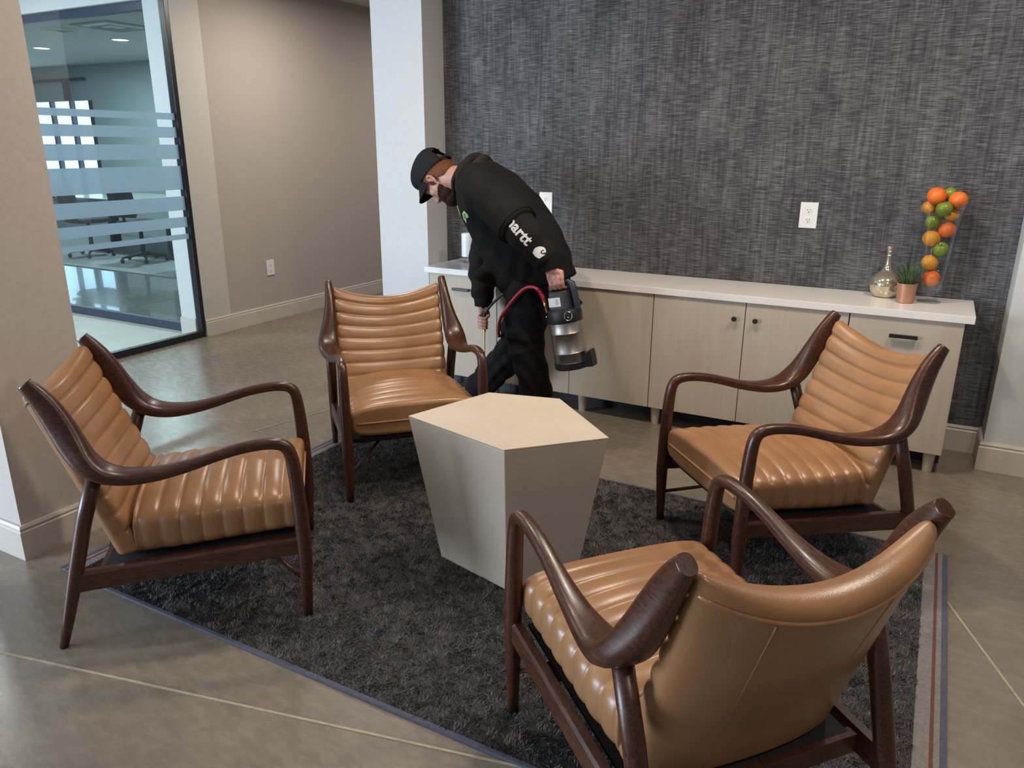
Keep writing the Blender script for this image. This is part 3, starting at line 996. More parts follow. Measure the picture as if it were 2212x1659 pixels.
for i, (fx, fy, fz, fr, k, lab) in enumerate(FR):
    nm = {'o': 'orange', 'y': 'orange', 'a': 'green_apple'}[k]
    root = empty(nm, (fx, fy, fz), random.uniform(0, 6), lab, 'fruit', 'fruit in the tall vase')
    tl = (random.uniform(-0.5, 0.5), random.uniform(-0.5, 0.5))
    if i == 2: tl = (0.55, 0.35); root.rotation_euler = (0.6, -0.1, 0)
    else: root.rotation_euler = (tl[0], tl[1], root.rotation_euler[2])
    fruit_mesh(fr, k, i).build('flesh', {'o': 'orange', 'y': 'yellow', 'a': 'apple'}[k], root, True, merge=True)
    g = Geo()
    if k == 'a':
        g.tube([(0, 0, fr * 0.55), (0.001, 0, fr * 0.80), (0.003, 0.001, fr * 1.02)], [0.0014, 0.0012, 0.0016], 6)
    else:
        g.lathe([(0.0035, fr * 0.895), (0.0030, fr * 0.925), (0.0008, fr * 0.93)], 8)
    g.build('stem', 'stem', root, True)

# frosted hurricane candle holder by the white column
ch = empty('candle_holder', (-2.474, 3.965, ZT), 0, 'tall frosted white candle holder on a short stem beside the white column', 'candle holder')
Geo().lathe([(0.036, 0.0), (0.034, 0.005), (0.010, 0.010), (0.008, 0.026), (0.014, 0.034)], 26).build('foot', 'vase', ch, True)
hp = [(0.014, 0.034), (0.036, 0.036)]
for k in range(12):
    z = 0.038 + k * 0.0115
    hp += [(0.0385, z), (0.0395, z + 0.004), (0.0385, z + 0.009)]
hp += [(0.0375, 0.176), (0.034, 0.176), (0.033, 0.15), (0.010, 0.149)]
Geo().lathe(hp, 28).build('shade', 'frostwhite', ch, True)
dh = empty('glass_votive', (-2.405, 3.90, ZT), 0, 'small clear glass votive standing in front of the white candle holder', 'candle holder')
Geo().lathe([(0.022, 0.0), (0.026, 0.004), (0.028, 0.034), (0.026, 0.034), (0.023, 0.008), (0.004, 0.007)], 24).build('glass_body', 'vase', dh, True)
Geo().lathe([(0.018, 0.009), (0.0185, 0.022), (0.004, 0.0225)], 18).build('wax', 'plate', dh, True)

# ------------------------------------------------------------------ the bending man
PY = 3.42
HO = Vector((-2.296, PY, 1.252))            # between the ears
HF = Vector((-0.30, 0, -0.954)).normalized()  # face direction
HU = Vector((-0.954, 0, 0.30)).normalized()   # towards the crown
HS = Vector((0, -1, 0))                       # his left, the near side


def hd(f, u, s=0.0):
    return HO + HF * f + HU * u + HS * s


HM = Matrix((HF, HS, HU)).transposed()      # local (f, s, u)

body = Geo()
# head: skull, face, jaw, nose, brow, ears, neck
body.ellipsoid(hd(-0.012, 0.052), (0.098, 0.076, 0.098), HM, 24, 18)
body.ellipsoid(hd(0.030, -0.010), (0.064, 0.062, 0.078), HM, 20, 14)
body.ellipsoid(hd(0.040, -0.062), (0.056, 0.052, 0.046), HM, 20, 14)
body.ellipsoid(hd(0.072, 0.036), (0.020, 0.052, 0.014), HM, 14, 10)
body.tube([hd(0.080, 0.030), hd(0.096, 0.005), hd(0.110, -0.016), hd(0.100, -0.028)], [0.009, 0.011, 0.014, 0.010], 10)
for s in (-0.011, 0.011):
    body.ellipsoid(hd(0.098, -0.020, s), (0.010, 0.009, 0.009), HM, 10, 8)
for s in (-1, 1):
    body.ellipsoid(hd(0.062, 0.000, s * 0.036), (0.024, 0.022, 0.022), HM, 12, 8)
    # ear: rim and lobe
    body.tube([hd(0.006, -0.026, s * 0.072), hd(-0.012, -0.012, s * 0.080), hd(-0.020, 0.012, s * 0.085), hd(-0.010, 0.032, s * 0.085), hd(0.008, 0.030, s * 0.080), hd(0.010, 0.012, s * 0.074)], [0.006, 0.006, 0.006, 0.006, 0.0055, 0.005], 8)
    body.ellipsoid(hd(-0.004, 0.006, s * 0.074), (0.014, 0.006, 0.022), HM, 10, 8)
body.tube([hd(-0.020, 0.0), hd(-0.028, -0.055), (-2.175, PY, 1.262), (-2.09, PY, 1.235), (-2.02, PY, 1.19)], [0.060, 0.064, 0.066, 0.075, 0.10], 18)


def ell_ring(back, front, hw, n=28, p=2.4):
    b = Vector((back[0], PY, back[1])); f = Vector((front[0], PY, front[1]))
    c = (b + f) / 2; ax = (f - b) / 2
    return [c + ax * u + Vector((0, v, 0)) for u, v in superring(n, 1.0, hw, p)]


TORSO = [((-1.560, 0.845), (-1.875, 0.700), 0.178), ((-1.575, 0.925), (-1.935, 0.765), 0.188), ((-1.640, 1.046), (-1.995, 0.855), 0.195),
         ((-1.758, 1.190), (-2.050, 0.955), 0.200), ((-1.900, 1.298), (-2.100, 1.060), 0.205), ((-2.010, 1.352), (-2.135, 1.138), 0.165), ((-2.085, 1.362), (-2.165, 1.190), 0.095)]


def shrink_torso(d):
    out = []
    for b, f, hw in TORSO:
        b = np.array(b); f = np.array(f); u = (f - b) / np.linalg.norm(f - b)
        out.append((tuple(b + u * d), tuple(f - u * d), hw - d))
    return out


for dct in (0.050,):
    body.rings([ell_ring(b, f, hw) for b, f, hw in shrink_torso(dct)])
# arms inside the sleeves
SHN, ELN, WRN = (-1.965, 3.235, 1.232), (-1.672, 3.162, 1.045), (-1.535, 3.182, 0.885)
SHF, ELF, WRF = (-2.030, 3.590, 1.130), (-2.140, 3.592, 0.830), (-2.142, 3.580, 0.575)
body.tube(catmull([SHN, ELN, WRN], 6), list(np.linspace(0.045, 0.046, 7)) + list(np.linspace(0.046, 0.027, 6)), 14)
body.tube(catmull([SHF, ELF, WRF], 6), list(np.linspace(0.045, 0.046, 7)) + list(np.linspace(0.046, 0.027, 6)), 14)
# near hand closed round the sprayer's handle
BARX, BARY, BARZ = -1.497, 3.20, 0.812
TX = Vector((0.982, 0, 0.190))
for i, off in enumerate((-0.033, -0.011, 0.011, 0.032)):
    k = Vector((BARX, BARY, BARZ)) + TX * off
    r = (0.0088, 0.0092, 0.0090, 0.0078)[i]
    ln = (0.94, 1.0, 0.97, 0.85)[i]
    kn = k + Vector((-0.006, -0.030, 0.022))
    body.tube([Vector(WRN) + Vector((0.0 + off * 0.35, -0.004, -0.012)), k + Vector((-0.014, -0.020, 0.048)), kn], [0.019, 0.0145, 0.0115], 10)
    body.tube([kn, k + Vector((0, -0.031, 0.002)), k + Vector((0.001, -0.023, -0.020 * ln)), k + Vector((0.002, -0.002, -0.026 * ln)), k + Vector((0.003, 0.015, -0.018 * ln))],
              [r * 1.12, r * 1.02, r, r * 0.92, r * 0.8], 10)
kt = Vector((BARX, BARY, BARZ))
body.tube([Vector(WRN) + Vector((-0.018, 0.006, -0.016)), kt + TX * -0.046 + Vector((0, 0.002, 0.040)), kt + TX * -0.040 + Vector((0, 0.026, 0.018)), kt + TX * -0.018 + Vector((0, 0.030, 0.002))], [0.015, 0.0135, 0.0105, 0.0085], 10)
# far hand closed round the wand
WX, WY = -2.120, 3.560
for i, z in enumerate((0.521, 0.501, 0.482, 0.464)):
    r = (0.0088, 0.0092, 0.0088, 0.0078)[i]
    body.tube([Vector(WRF) + Vector((0.002 - i * 0.004, 0.0, -0.010)), (WX - 0.030, WY + 0.018, z + 0.026), (WX - 0.034, WY + 0.006, z)], [0.018, 0.014, 0.0112], 10)
    body.tube([(WX - 0.034, WY + 0.006, z), (WX - 0.026, WY - 0.018, z - 0.003), (WX - 0.003, WY - 0.025, z - 0.006), (WX + 0.017, WY - 0.016, z - 0.007), (WX + 0.022, WY + 0.001, z - 0.006)], [r * 1.1, r, r, r * 0.95, r * 0.82], 10)
body.tube([Vector(WRF) + Vector((0.014, 0.004, -0.014)), (WX + 0.006, WY + 0.028, 0.538), (WX + 0.020, WY + 0.012, 0.524), (WX + 0.018, WY - 0.010, 0.515)], [0.014, 0.0125, 0.0105, 0.0085], 10)
# pelvis and legs
HIPN, KNN, ANN = (-1.705, 3.335, 0.790), (-1.722, 3.305, 0.440), (-1.660, 3.330, 0.090)
HIPF, KNF, ANF = (-1.735, 3.500, 0.790), (-1.905, 3.510, 0.385), (-2.190, 3.560, 0.105)
body.ellipsoid((-1.715, PY, 0.80), (0.13, 0.155, 0.12))
for H, K, A in ((HIPN, KNN, ANN), (HIPF, KNF, ANF)):
    body.tube(catmull([H, K, A], 6), list(np.linspace(0.082, 0.056, 7)) + list(np.linspace(0.060, 0.036, 6)), 14)
for A, dz in ((ANN, 0), (ANF, 0.008)):
    body.tube([(A[0] + 0.03, A[1], 0.05 + dz), (A[0] - 0.05, A[1], 0.05 + dz), (A[0] - 0.15, A[1], 0.034 + dz)], [0.032, 0.034, 0.024], 12)
bme = remesh(body, 0.0042, 3, 0.5, name='person')
man = link('person', bme, 'skin', None, True)
tag(man, 'bearded man in black cap and black hoodie bending forward, carrying a steel sprayer', 'person')

# lips and eyes
for s in (-1, 1):
    Geo().ellipsoid(hd(0.0690, 0.020, s * 0.033), (0.0105, 0.012, 0.0075), HM, 14, 10).build('eye', 'eye', man, True)
    Geo().tube([hd(0.0850, 0.042, s * 0.016), hd(0.0855, 0.046, s * 0.034), hd(0.074, 0.043, s * 0.052)], [0.004, 0.0048, 0.003], 8).build('eyebrow', 'hair', man, True)
Geo().tube([hd(0.088, -0.052, -0.020), hd(0.0965, -0.052, -0.008), hd(0.0975, -0.051, 0.0), hd(0.0965, -0.052, 0.008), hd(0.088, -0.052, 0.020)], [0.003, 0.0055, 0.006, 0.0055, 0.003], 8).build('lips', 'lip', man, True)

# beard and moustache
def cull(me, test):
    bm = bmesh.new(); bm.from_mesh(me)
    kill = []
    for v in bm.verts:
        d = v.co - HO
        if test(d.dot(HF), d.dot(HU), abs(d.dot(HS))): kill.append(v)
    bmesh.ops.delete(bm, geom=kill, context='VERTS')
    bm.to_mesh(me); bm.free()
    return me


g = Geo()
g.ellipsoid(hd(0.028, -0.012), (0.068, 0.0665, 0.082), HM, 26, 18)
g.ellipsoid(hd(0.041, -0.066), (0.060, 0.0565, 0.050), HM, 24, 16)
g.ellipsoid(hd(0.060, -0.096), (0.050, 0.046, 0.046), HM, 22, 14)
g.ellipsoid(hd(0.078, -0.090), (0.034, 0.036, 0.034), HM, 20, 12)
for s in (-1, 1):
    g.tube([hd(0.094, -0.036, s * 0.004), hd(0.090, -0.042, s * 0.020), hd(0.074, -0.062, s * 0.034)], [0.0075, 0.008, 0.010], 8)
bm_ = remesh(g, 0.0035, 3, 0.5, name='beard')
cull(bm_, lambda f, u, s: (u > -0.030 - 0.10 * (f - 0.012) and not (f > 0.078 and s < 0.026 and u < -0.028)) or f < 0.004 + 0.25 * max(0, -0.06 - u))
link('beard', bm_, 'beard', man, True)

# hair: behind the ears and under the cap, down to the nape
g = Geo()
g.ellipsoid(hd(-0.020, 0.042), (0.101, 0.0805, 0.100), HM, 30, 22)
g.ellipsoid(hd(-0.036, -0.012), (0.079, 0.0735, 0.078), HM, 26, 18)
hm = remesh(g, 0.0045, 3, 0.5, name='hair')
cull(hm, lambda f, u, s: u > 0.052 + 0.47 * f + 0.060 or f > 0.030 - 0.25 * max(0, -u) or (f < 0.008 and u < -0.006 + 1.6 * min(0, f + 0.016)) or (f >= 0.008 and u < -0.034) or u < -0.078 + 0.35 * (f + 0.11))
link('hair', hm, 'hair', man, True)
# baseball cap: crown, visor, strap, button
cap = empty('cap')
cap.parent = man
nu, nv = 48, 14
vs_, fs_ = [], []
for i in range(nv + 1):
    t = i / nv
    for j in range(nu):
        ph = 2 * PI * j / nu
        cf, cs = math.cos(ph), math.sin(ph)
        ef, es = -0.018 + 0.109 * cf, 0.0875 * cs
        eu = 0.052 + 0.47 * ef
        k = math.cos(t * PI / 2) ** 0.62
        top_f, top_u = 0.002, 0.168
        hgt = math.sin(t * PI / 2) ** 1.05
        f = top_f * (1 - k) + ef * k + 0.0
        f += 0.010 * math.sin(PI * t) * max(0, cf) - 0.030 * math.sin(PI * t) ** 0.8 * max(0, -cf)
        u = eu + (top_u - eu) * hgt
        vs_.append(hd(f, u, es * k))
for i in range(nv):
    for j in range(nu):
        ph = 2 * PI * (j + 0.5) / nu
        # arched adjustment opening at the back
        if math.cos(ph) < -0.86 and 1 <= i <= 4 and not (i >= 4 and math.cos(ph) > -0.95):
            continue
        if math.cos(ph) < -0.86 and i == 0:
            continue
        a = i * nu + j; b = i * nu + (j + 1) % nu
        fs_.append((a, b, b + nu, a + nu))
cm = mesh(vs_, fs_, 'crown')
bm = bmesh.new(); bm.from_mesh(cm)
bmesh.ops.remove_doubles(bm, verts=bm.verts, dist=1e-5)
bmesh.ops.solidify(bm, geom=bm.faces[:], thickness=0.003)
bm.to_mesh(cm); bm.free()
link('crown', cm, 'cap', cap, True)
# visor
vs_, fs_ = [], []
nn, mm = 20, 7
for i in range(nn + 1):
    a = -1.15 + 2.3 * i / nn
    for j in range(mm + 1):
        t = j / mm
        f0, s0 = -0.018 + 0.108 * math.cos(a), 0.086 * math.sin(a)
        u0 = 0.054 + 0.47 * f0
        reach = 0.068 * math.cos(a * 1.1) ** 0.8 if abs(a) < 1.14 / 1.0 and math.cos(a * 1.1) > 0 else 0.004
        f1 = f0 + reach * t
        s1 = s0 * (1 - 0.06 * t)
        u1 = u0 + 0.002 - 0.012 * t - 5.5 * (s1 * s1) * t
        for dz in (0,):
            vs_.append(hd(f1, u1, s1))
for i in range(nn):
    for j in range(mm):
        a = i * (mm + 1) + j
        fs_.append((a, a + 1, a + mm + 2, a + mm + 1))
vm = mesh(vs_, fs_, 'visor')
bm = bmesh.new(); bm.from_mesh(vm)
bmesh.ops.solidify(bm, geom=bm.faces[:], thickness=0.004)
bm.to_mesh(vm); bm.free()
link('visor', vm, 'cap', cap, True)
g = Geo()
pts = []
for a in np.linspace(PI - 0.60, PI + 0.60, 12):
    f, s = -0.018 + 0.111 * math.cos(a), 0.089 * math.sin(a)
    pts.append((f, 0.052 + 0.47 * f, s))
rings = []
for f, u, s in pts:
    c = hd(f, u + 0.004, s); o_ = (HF * (f + 0.018) + HS * s).normalized()
    rings.append([c + HU * du + o_ * dn for du, dn in ((-0.009, 0), (0.009, 0), (0.009, 0.003), (-0.009, 0.003))])
g.rings(rings)
g.build('strap', 'plastic', cap)
Geo().ellipsoid(hd(0.002, 0.170), (0.008, 0.008, 0.005), HM, 12, 8).build('button', 'cap', cap, True)

# hoodie -----------------------------------------------------------------
g = Geo()
g.rings([ell_ring(b, f, hw, 32, 2.6) for b, f, hw in [TORSO[0]] + TORSO[1:]])


def sleeve(g, S, E, W, up=1.0):
    P = catmull([S, ((S[0] * .5 + E[0] * .5), (S[1] * .5 + E[1] * .5), (S[2] * .5 + E[2] * .5) + 0.012 * up), E, ((E[0] * .5 + W[0] * .5), (E[1] * .5 + W[1] * .5), (E[2] * .5 + W[2] * .5)), W], 5)
    rad = np.interp(np.linspace(0, 1, len(P)), [0, 0.22, 0.45, 0.52, 0.75, 0.90, 0.97, 1.0], [0.098, 0.096, 0.088, 0.084, 0.074, 0.066, 0.058, 0.040])
    g.tube(P, list(rad), 20)
    # soft folds across the sleeve
    for t in (0.40, 0.58, 0.72, 0.86, 0.93):
        i = int(t * (len(P) - 1))
        d = Vector(P[min(i + 1, len(P) - 1)] - P[i - 1]).normalized()
        c = Vector(P[i])
        g.ellipsoid(c, (rad[i] * 1.05, rad[i] * 1.05, 0.012), d.to_track_quat('Z', 'Y').to_matrix() @ Matrix.Rotation(random.uniform(-0.35, 0.35), 3, 'X'), 20, 10)
    return P


WN2 = (-1.545, 3.181, 0.905)
WF2 = (-2.142, 3.584, 0.600)
PN = sleeve(g, SHN, ELN, WN2)
PF = sleeve(g, SHF, ELF, WF2, 0)
# belly pouch pocket and waist folds
g.ellipsoid((-1.955, PY - 0.04, 0.800), (0.07, 0.15, 0.07))
g.ellipsoid((-1.675, PY, 0.86), (0.108, 0.182, 0.075))
hmsh = remesh(g, 0.0075, 4, 0.5, name='hoodie')
# cloth folds
cs = np.empty(len(hmsh.vertices) * 3); hmsh.vertices.foreach_get('co', cs); cs = cs.reshape(-1, 3)
ns = np.empty(len(hmsh.vertices) * 3); hmsh.vertices.foreach_get('normal', ns); ns = ns.reshape(-1, 3)
ax = np.array([-0.64, 0, 0.77]); al = cs @ ax; pe = cs @ np.array([0.77, 0, 0.64])
fold = 0.0075 * np.sin(al * 55 + 5 * np.sin(pe * 9 + cs[:, 1] * 7)) * (0.4 + 0.6 * np.sin(pe * 13 + 2) ** 2) + 0.0045 * np.sin(pe * 62 + al * 16 + cs[:, 1] * 22)
low = np.clip((1.02 - cs[:, 2]) / 0.25, 0.25, 1)
cs = cs + ns * (fold * low)[:, None]
hmsh.vertices.foreach_set('co', cs.reshape(-1)); hmsh.update()
hood_o = link('hoodie', hmsh, 'hoodie', man, True, 'black hooded sweatshirt with pale sleeve lettering')

# upper sleeve lying over the forearm sleeve, with its own stitched edge
g = Geo()
kf = int(0.47 * (len(PN) - 1))
pts = [Vector(p) for p in PN[:kf + 1]]
rr = list(np.interp(np.linspace(0, 1, len(pts)), [0, 0.45, 0.8, 1.0], [0.088, 0.101, 0.1005, 0.098]))
dl = (pts[-1] - pts[-3]).normalized()
g.tube(pts + [pts[-1] + dl * 0.003, pts[-1] + dl * 0.004], rr + [0.096, 0.086], 28)
um = mesh(g.v, g.f, 'upper_sleeve')
for v in um.vertices:
    v.co += Vector((0, -1, 0)) * 0.002 * math.sin(v.co.x * 70 + v.co.z * 40)
link('upper_sleeve', um, 'hoodie', hood_o, True)
g = Geo(); q = dl.to_track_quat('Z', 'Y').to_matrix()
for off, r_ in ((-0.004, 0.0985), (-0.020, 0.1005)):
    g.tube([pts[-1] + dl * off + q @ Vector((r_ * math.cos(t), r_ * math.sin(t), 0)) for t in [2 * PI * k / 32 for k in range(33)]], 0.0030, 6)
    link('sleeve_seam', mesh(g.v, g.f, 'sleeve_seam'), 'rib', hood_o, True)
    g = Geo()

# hem and cuffs (ribbed)
def rib_band(rings, name, mat='rib'):
    gg = Geo(); gg.rings(rings); return gg.build(name, mat, hood_o, True)


b0, f0, hw0 = TORSO[0]
hem = []
for k, dd in ((0.985, 0.020), (1.015, 0.008), (1.02, -0.010), (1.01, -0.034), (0.95, -0.040)):
    r_ = ell_ring(b0, f0, hw0 * k, 40, 2.6)
    c = sum((Vector(q) for q in r_), Vector()) / len(r_)
    ax_ = Vector((-0.45, 0, 0.89))
    hem.append([c + (Vector(q) - c) * k + ax_ * dd + (Vector(q) - c).normalized() * 0.004 * (1 if j % 2 else 0) for j, q in enumerate(r_)])
rib_band(hem, 'hem')
for W2, W in ((WN2, WRN), (WF2, WRF)):
    a = Vector(W2); d = (Vector(W) - a).normalized()
    if W is WRN: d = Vector((0.40, 0.02, -0.91)).normalized()
    q = d.to_track_quat('Z', 'Y').to_matrix()
    rings = []
    for r, t in ((0.050, -0.028), (0.052, -0.010), (0.0465, 0.012), (0.044, 0.030), (0.039, 0.031)):
        rings.append([a + q @ Vector(((r + 0.0012 * (j % 2)) * math.cos(2 * PI * j / 44), (r + 0.0012 * (j % 2)) * math.sin(2 * PI * j / 44), t)) for j in range(44)])
    rib_band(rings, 'cuff')

# hood bunched behind the neck: an inner collar roll, the hood's own rim and the bag of cloth behind
for nm_, c, rad, tb_, a0, a1, fl in (('collar', (-2.158, PY, 1.258), 0.088, 0.017, -0.3, 6.1, 0.03), ('hood_rim', (-2.128, PY, 1.275), 0.096, 0.0235, -1.0, 4.15, 0.05), ('hood', (-2.085, PY, 1.262), 0.097, 0.0250, -0.55, 3.70, 0.06)):
    g = Geo()
    pts, rr = [], []
    for a in np.linspace(a0, a1, 30):
        up = max(0, math.sin(a))
        wob = 0.004 * math.sin(5 * a + c[0] * 40)
        pts.append((c[0] + fl * up - 0.030 * max(0, -math.sin(a)) + wob, c[1] + rad * 0.98 * math.cos(a), c[2] + (rad + wob) * math.sin(a) * (1.0 if math.sin(a) > 0 else 0.9)))
        rr.append(tb_ * (0.6 + 0.4 * up))
    g.tube(pts, rr, 14)
    if nm_ == 'hood':
        g.ellipsoid((-1.985, PY, 1.305), (0.090, 0.105, 0.030), Matrix.Rotation(0.60, 3, 'Y'), 22, 12)
        link('hood', remesh(g, 0.006, 2, 0.5, name='hood'), 'hoodlin', hood_o, True, 'faded hood bunched behind the neck')
    else:
        g.build(nm_, 'hoodlin', hood_o, True)

# lime green shirt collar hanging below the beard
g = Geo()
g.rings([[(x + dx, PY + sy, z + dz) for sy in (-w_, w_) for dx, dz in ((-0.005, 0), (0.005, 0))][:2] + [(x + 0.005, PY + w_, z), (x - 0.005, PY + w_, z)] for x, z, w_ in ((-2.166, 1.165, 0.026), (-2.172, 1.125, 0.032), (-2.162, 1.085, 0.028), (-2.140, 1.050, 0.014))])
g.build('shirt', 'lime', man, label='lime green shirt showing at the neck')

# black cloth tail hanging from the back pocket behind the sprayer
g = Geo()
g.rings([[(x0, 3.40 + dy, z), (x1, 3.41 + dy, z - 0.004), (x1, 3.425 + dy, z - 0.004), (x0, 3.42 + dy, z)] for x0, x1, z, dy in ((-1.600, -1.552, 0.800, 0.0), (-1.598, -1.522, 0.755, -0.006), (-1.592, -1.492, 0.710, -0.002), (-1.585, -1.474, 0.688, 0.004), (-1.580, -1.500, 0.662, 0.0))])
g.build('pocket_cloth', 'trouser', man, bevel=0.004)

# trousers
g = Geo()
g.ellipsoid((-1.715, PY, 0.790), (0.155, 0.178, 0.125), None, 24, 16)
for H, K, A, rr in ((HIPN, KNN, ANN, [0.118, 0.116, 0.106, 0.092, 0.082, 0.082, 0.076]), (HIPF, KNF, ANF, [0.112, 0.108, 0.098, 0.092, 0.088, 0.086, 0.078])):
    A2 = (A[0] + 0.004, A[1], A[2] - 0.03)
    P = catmull([H, tuple(np.array(H) * .5 + np.array(K) * .5 + np.array((-0.02, 0, 0))), K, tuple(np.array(K) * .5 + np.array(A2) * .5 + np.array((0.012, 0, 0))), A2], 5)
    rad = np.interp(np.linspace(0, 1, len(P)), np.linspace(0, 1, 7), rr)
    g.tube(P, list(rad), 22)
    for t in (0.44, 0.52, 0.88, 0.95):
        i = min(len(P) - 2, int(t * (len(P) - 1)))
        d = Vector(P[i + 1] - P[i - 1]).normalized()
        g.ellipsoid(Vector(P[i]), (rad[i] * 1.07, rad[i] * 1.07, 0.016), d.to_track_quat('Z', 'Y').to_matrix() @ Matrix.Rotation(random.uniform(-0.3, 0.3), 3, 'X'), 22, 10)
tm = remesh(g, 0.0085, 4, 0.5, name='trousers')
cs = np.empty(len(tm.vertices) * 3); tm.vertices.foreach_get('co', cs); cs = cs.reshape(-1, 3)
ns = np.empty(len(tm.vertices) * 3); tm.vertices.foreach_get('normal', ns); ns = ns.reshape(-1, 3)
fo = 0.004 * np.sin(cs[:, 2] * 60 + 6 * np.sin(cs[:, 0] * 14 + cs[:, 1] * 9)) + 0.003 * np.sin(cs[:, 0] * 70 + cs[:, 2] * 25)
cs = cs + ns * fo[:, None]
tm.vertices.foreach_set('co', cs.reshape(-1)); tm.update()
link('trousers', tm, 'trouser', man, True, 'loose black work trousers')

# shoes
for A, dz, yaw in ((ANN, 0.0, 0.0), (ANF, 0.0, 0.10)):
    g = Geo()
    rings = []
    for x, hw, hz in ((0.085, 0.022, 0.045), (0.075, 0.034, 0.085), (0.03, 0.040, 0.100), (-0.03, 0.042, 0.092), (-0.09, 0.046, 0.066), (-0.14, 0.045, 0.050), (-0.175, 0.036, 0.040), (-0.190, 0.020, 0.028)):
        rings.append([(x, v, max(0.014, 0.014 + (u + 1) * 0.5 * (hz - 0.014))) for u, v in superring(20, 1.0, hw, 2.6)])
    g.rings(rings)
    sh = g.build('shoe', 'shoe', man, True)
    gs = Geo()
    so = [[(x, sgn * hw, z) for sgn, z in ((-1, 0.0), (1, 0.0), (1, 0.0165), (-1, 0.0165))] for x, hw in ((0.090, 0.024), (0.07, 0.038), (0.0, 0.043), (-0.09, 0.049), (-0.145, 0.048), (-0.180, 0.037), (-0.197, 0.018))]
    gs.rings(so)
    s2 = gs.build('sole', 'black', sh)
    sh.location = (A[0], A[1], 0.001 + dz)
    sh.rotation_euler = (0, 0, -yaw)

# pale lettering on the near sleeve, wrapped onto the cloth
dg = bpy.context.evaluated_depsgraph_get()
bv = BVHTree.FromPolygons([v.co.copy() for v in hmsh.vertices], [tuple(p.vertices) for p in hmsh.polygons])


def onto_hoodie(me, O, XA, YA, dirn, lift=0.0022):
    """map a flat (x, y) mesh onto the hoodie by dropping it along dirn"""
    for v in me.vertices:
        p = O + XA * v.co.x + YA * v.co.y
        hit = bv.ray_cast(p - dirn * 0.4, dirn)
        if hit[0] is not None:
            v.co = hit[0] - dirn * lift
        else:
            v.co = p
    me.update()


def text_mesh(s, size, thick_off=0.0):
    cu = bpy.data.curves.new('t', 'FONT'); cu.body = s; cu.size = size; cu.offset = thick_off; cu.space_character = 1.02
    o = bpy.data.objects.new('t', cu); COL.objects.link(o)
    dgx = bpy.context.evaluated_depsgraph_get(); dgx.update()
    me = bpy.data.meshes.new_from_object(o.evaluated_get(dgx))
    bpy.data.objects.remove(o)
    bm = bmesh.new(); bm.from_mesh(me)
    bmesh.ops.triangulate(bm, faces=bm.faces[:])
    for _ in range(2):
        es = [e for e in bm.edges if e.calc_length() > 0.012]
        if es: bmesh.ops.subdivide_edges(bm, edges=es, cuts=1)
        bmesh.ops.triangulate(bm, faces=bm.faces[:])
    bm.to_mesh(me); bm.free()
    return me


VD = Vector((-1.70, 3.2, 1.0)) - Vector((0, 0, 1.42)); VD.normalize()
XA = Vector((0.70, 0.0, -0.71)).normalized()
YA = Vector((0.71, 0.0, 0.70)).normalized()
tmz = text_mesh('hartt', 0.071, 0.0022)
onto_hoodie(tmz, Vector((-1.717, 3.15, 1.092)), XA, YA, Vector((0, 1, 0)))
link('sleeve_lettering', tmz, 'print', hood_o, False, 'pale grey lettering on the near sleeve')
# drop-shaped emblem with a curl cut into it
def emblem():
    vs_, fs_, ids = [], [], {}
    n = 46

    def inside(x, y):
        body_ = x * x + y * y < 1.0 or (y < 0 and x > -0.75 + 0.70 * (-y - 0.66) and x < 0.95 and y > -1.16 and y > -1.16 + 0.72 * x and x > -0.85 * (1.16 + y) / 0.5)
        if y < -0.25 and x > 0 and y < -1.16 + 0.72 * x: return False
        dx, dy = x - 0.60, y - 0.05
        d = math.hypot(dx, dy); a = math.degrees(math.atan2(dy, dx)) % 360
        if 0.19 < d < 0.37 and 75 < a < 350: return False
        if x > 0.60 and -0.36 < y < -0.14: return False
        return body_

    def vid(i, j):
        if (i, j) not in ids:
            ids[(i, j)] = len(vs_); vs_.append((-1.1 + 2.2 * i / n, -1.25 + 2.4 * j / n, 0))
        return ids[(i, j)]
    for i in range(n):
        for j in range(n):
            if inside(-1.1 + 2.2 * (i + .5) / n, -1.25 + 2.4 * (j + .5) / n):
                fs_.append((vid(i, j), vid(i + 1, j), vid(i + 1, j + 1), vid(i, j + 1)))
    return mesh(vs_, fs_, 'emblem')


em = emblem()
for v in em.vertices: v.co *= 0.0255
onto_hoodie(em, Vector((-1.717, 3.15, 1.092)) + XA * 0.202 + YA * 0.020, Vector((1, 0, 0)), Vector((0, 0, 1)), Vector((0, 1, 0)))
link('sleeve_emblem', em, 'print', hood_o, False, 'pale drop-shaped emblem with a curl near the cuff')
# green chest badge
bd = Geo()
bd.add([(x * 0.001, y * 0.001, 0) for x, y in ((-14, 8), (0, 22), (19, 6), (22, -4), (9, -8), (2, -30), (-12, -14), (3, 2))], [(7, 0, 1), (7, 1, 2), (7, 2, 3), (7, 3, 4), (7, 4, 5), (7, 5, 6), (7, 6, 0)])
for nm_, k, m_, lift in (('badge_border', 1.18, 'print', 0.0022), ('badge', 0.95, 'badgegreen', 0.0034)):
    me = mesh([tuple(c * k for c in v) for v in bd.v], bd.f, nm_)
    onto_hoodie(me, Vector((-2.030, 3.15, 1.094)), Vector((1, 0, 0)), Vector((0, 0, 1)), Vector((0, 1, 0)), lift)
    link(nm_, me, m_, hood_o, False, 'small green chest badge with pale outline' if nm_ == 'badge' else None)
bs = text_mesh('S', 0.026, 0.0006)
onto_hoodie(bs, Vector((-2.034, 3.15, 1.085)), Vector((1, 0, 0)), Vector((0, 0, 1)), Vector((0, 1, 0)), 0.0042)
link('badge_letter', bs, 'cap', hood_o, False, 'dark letter on the green badge')

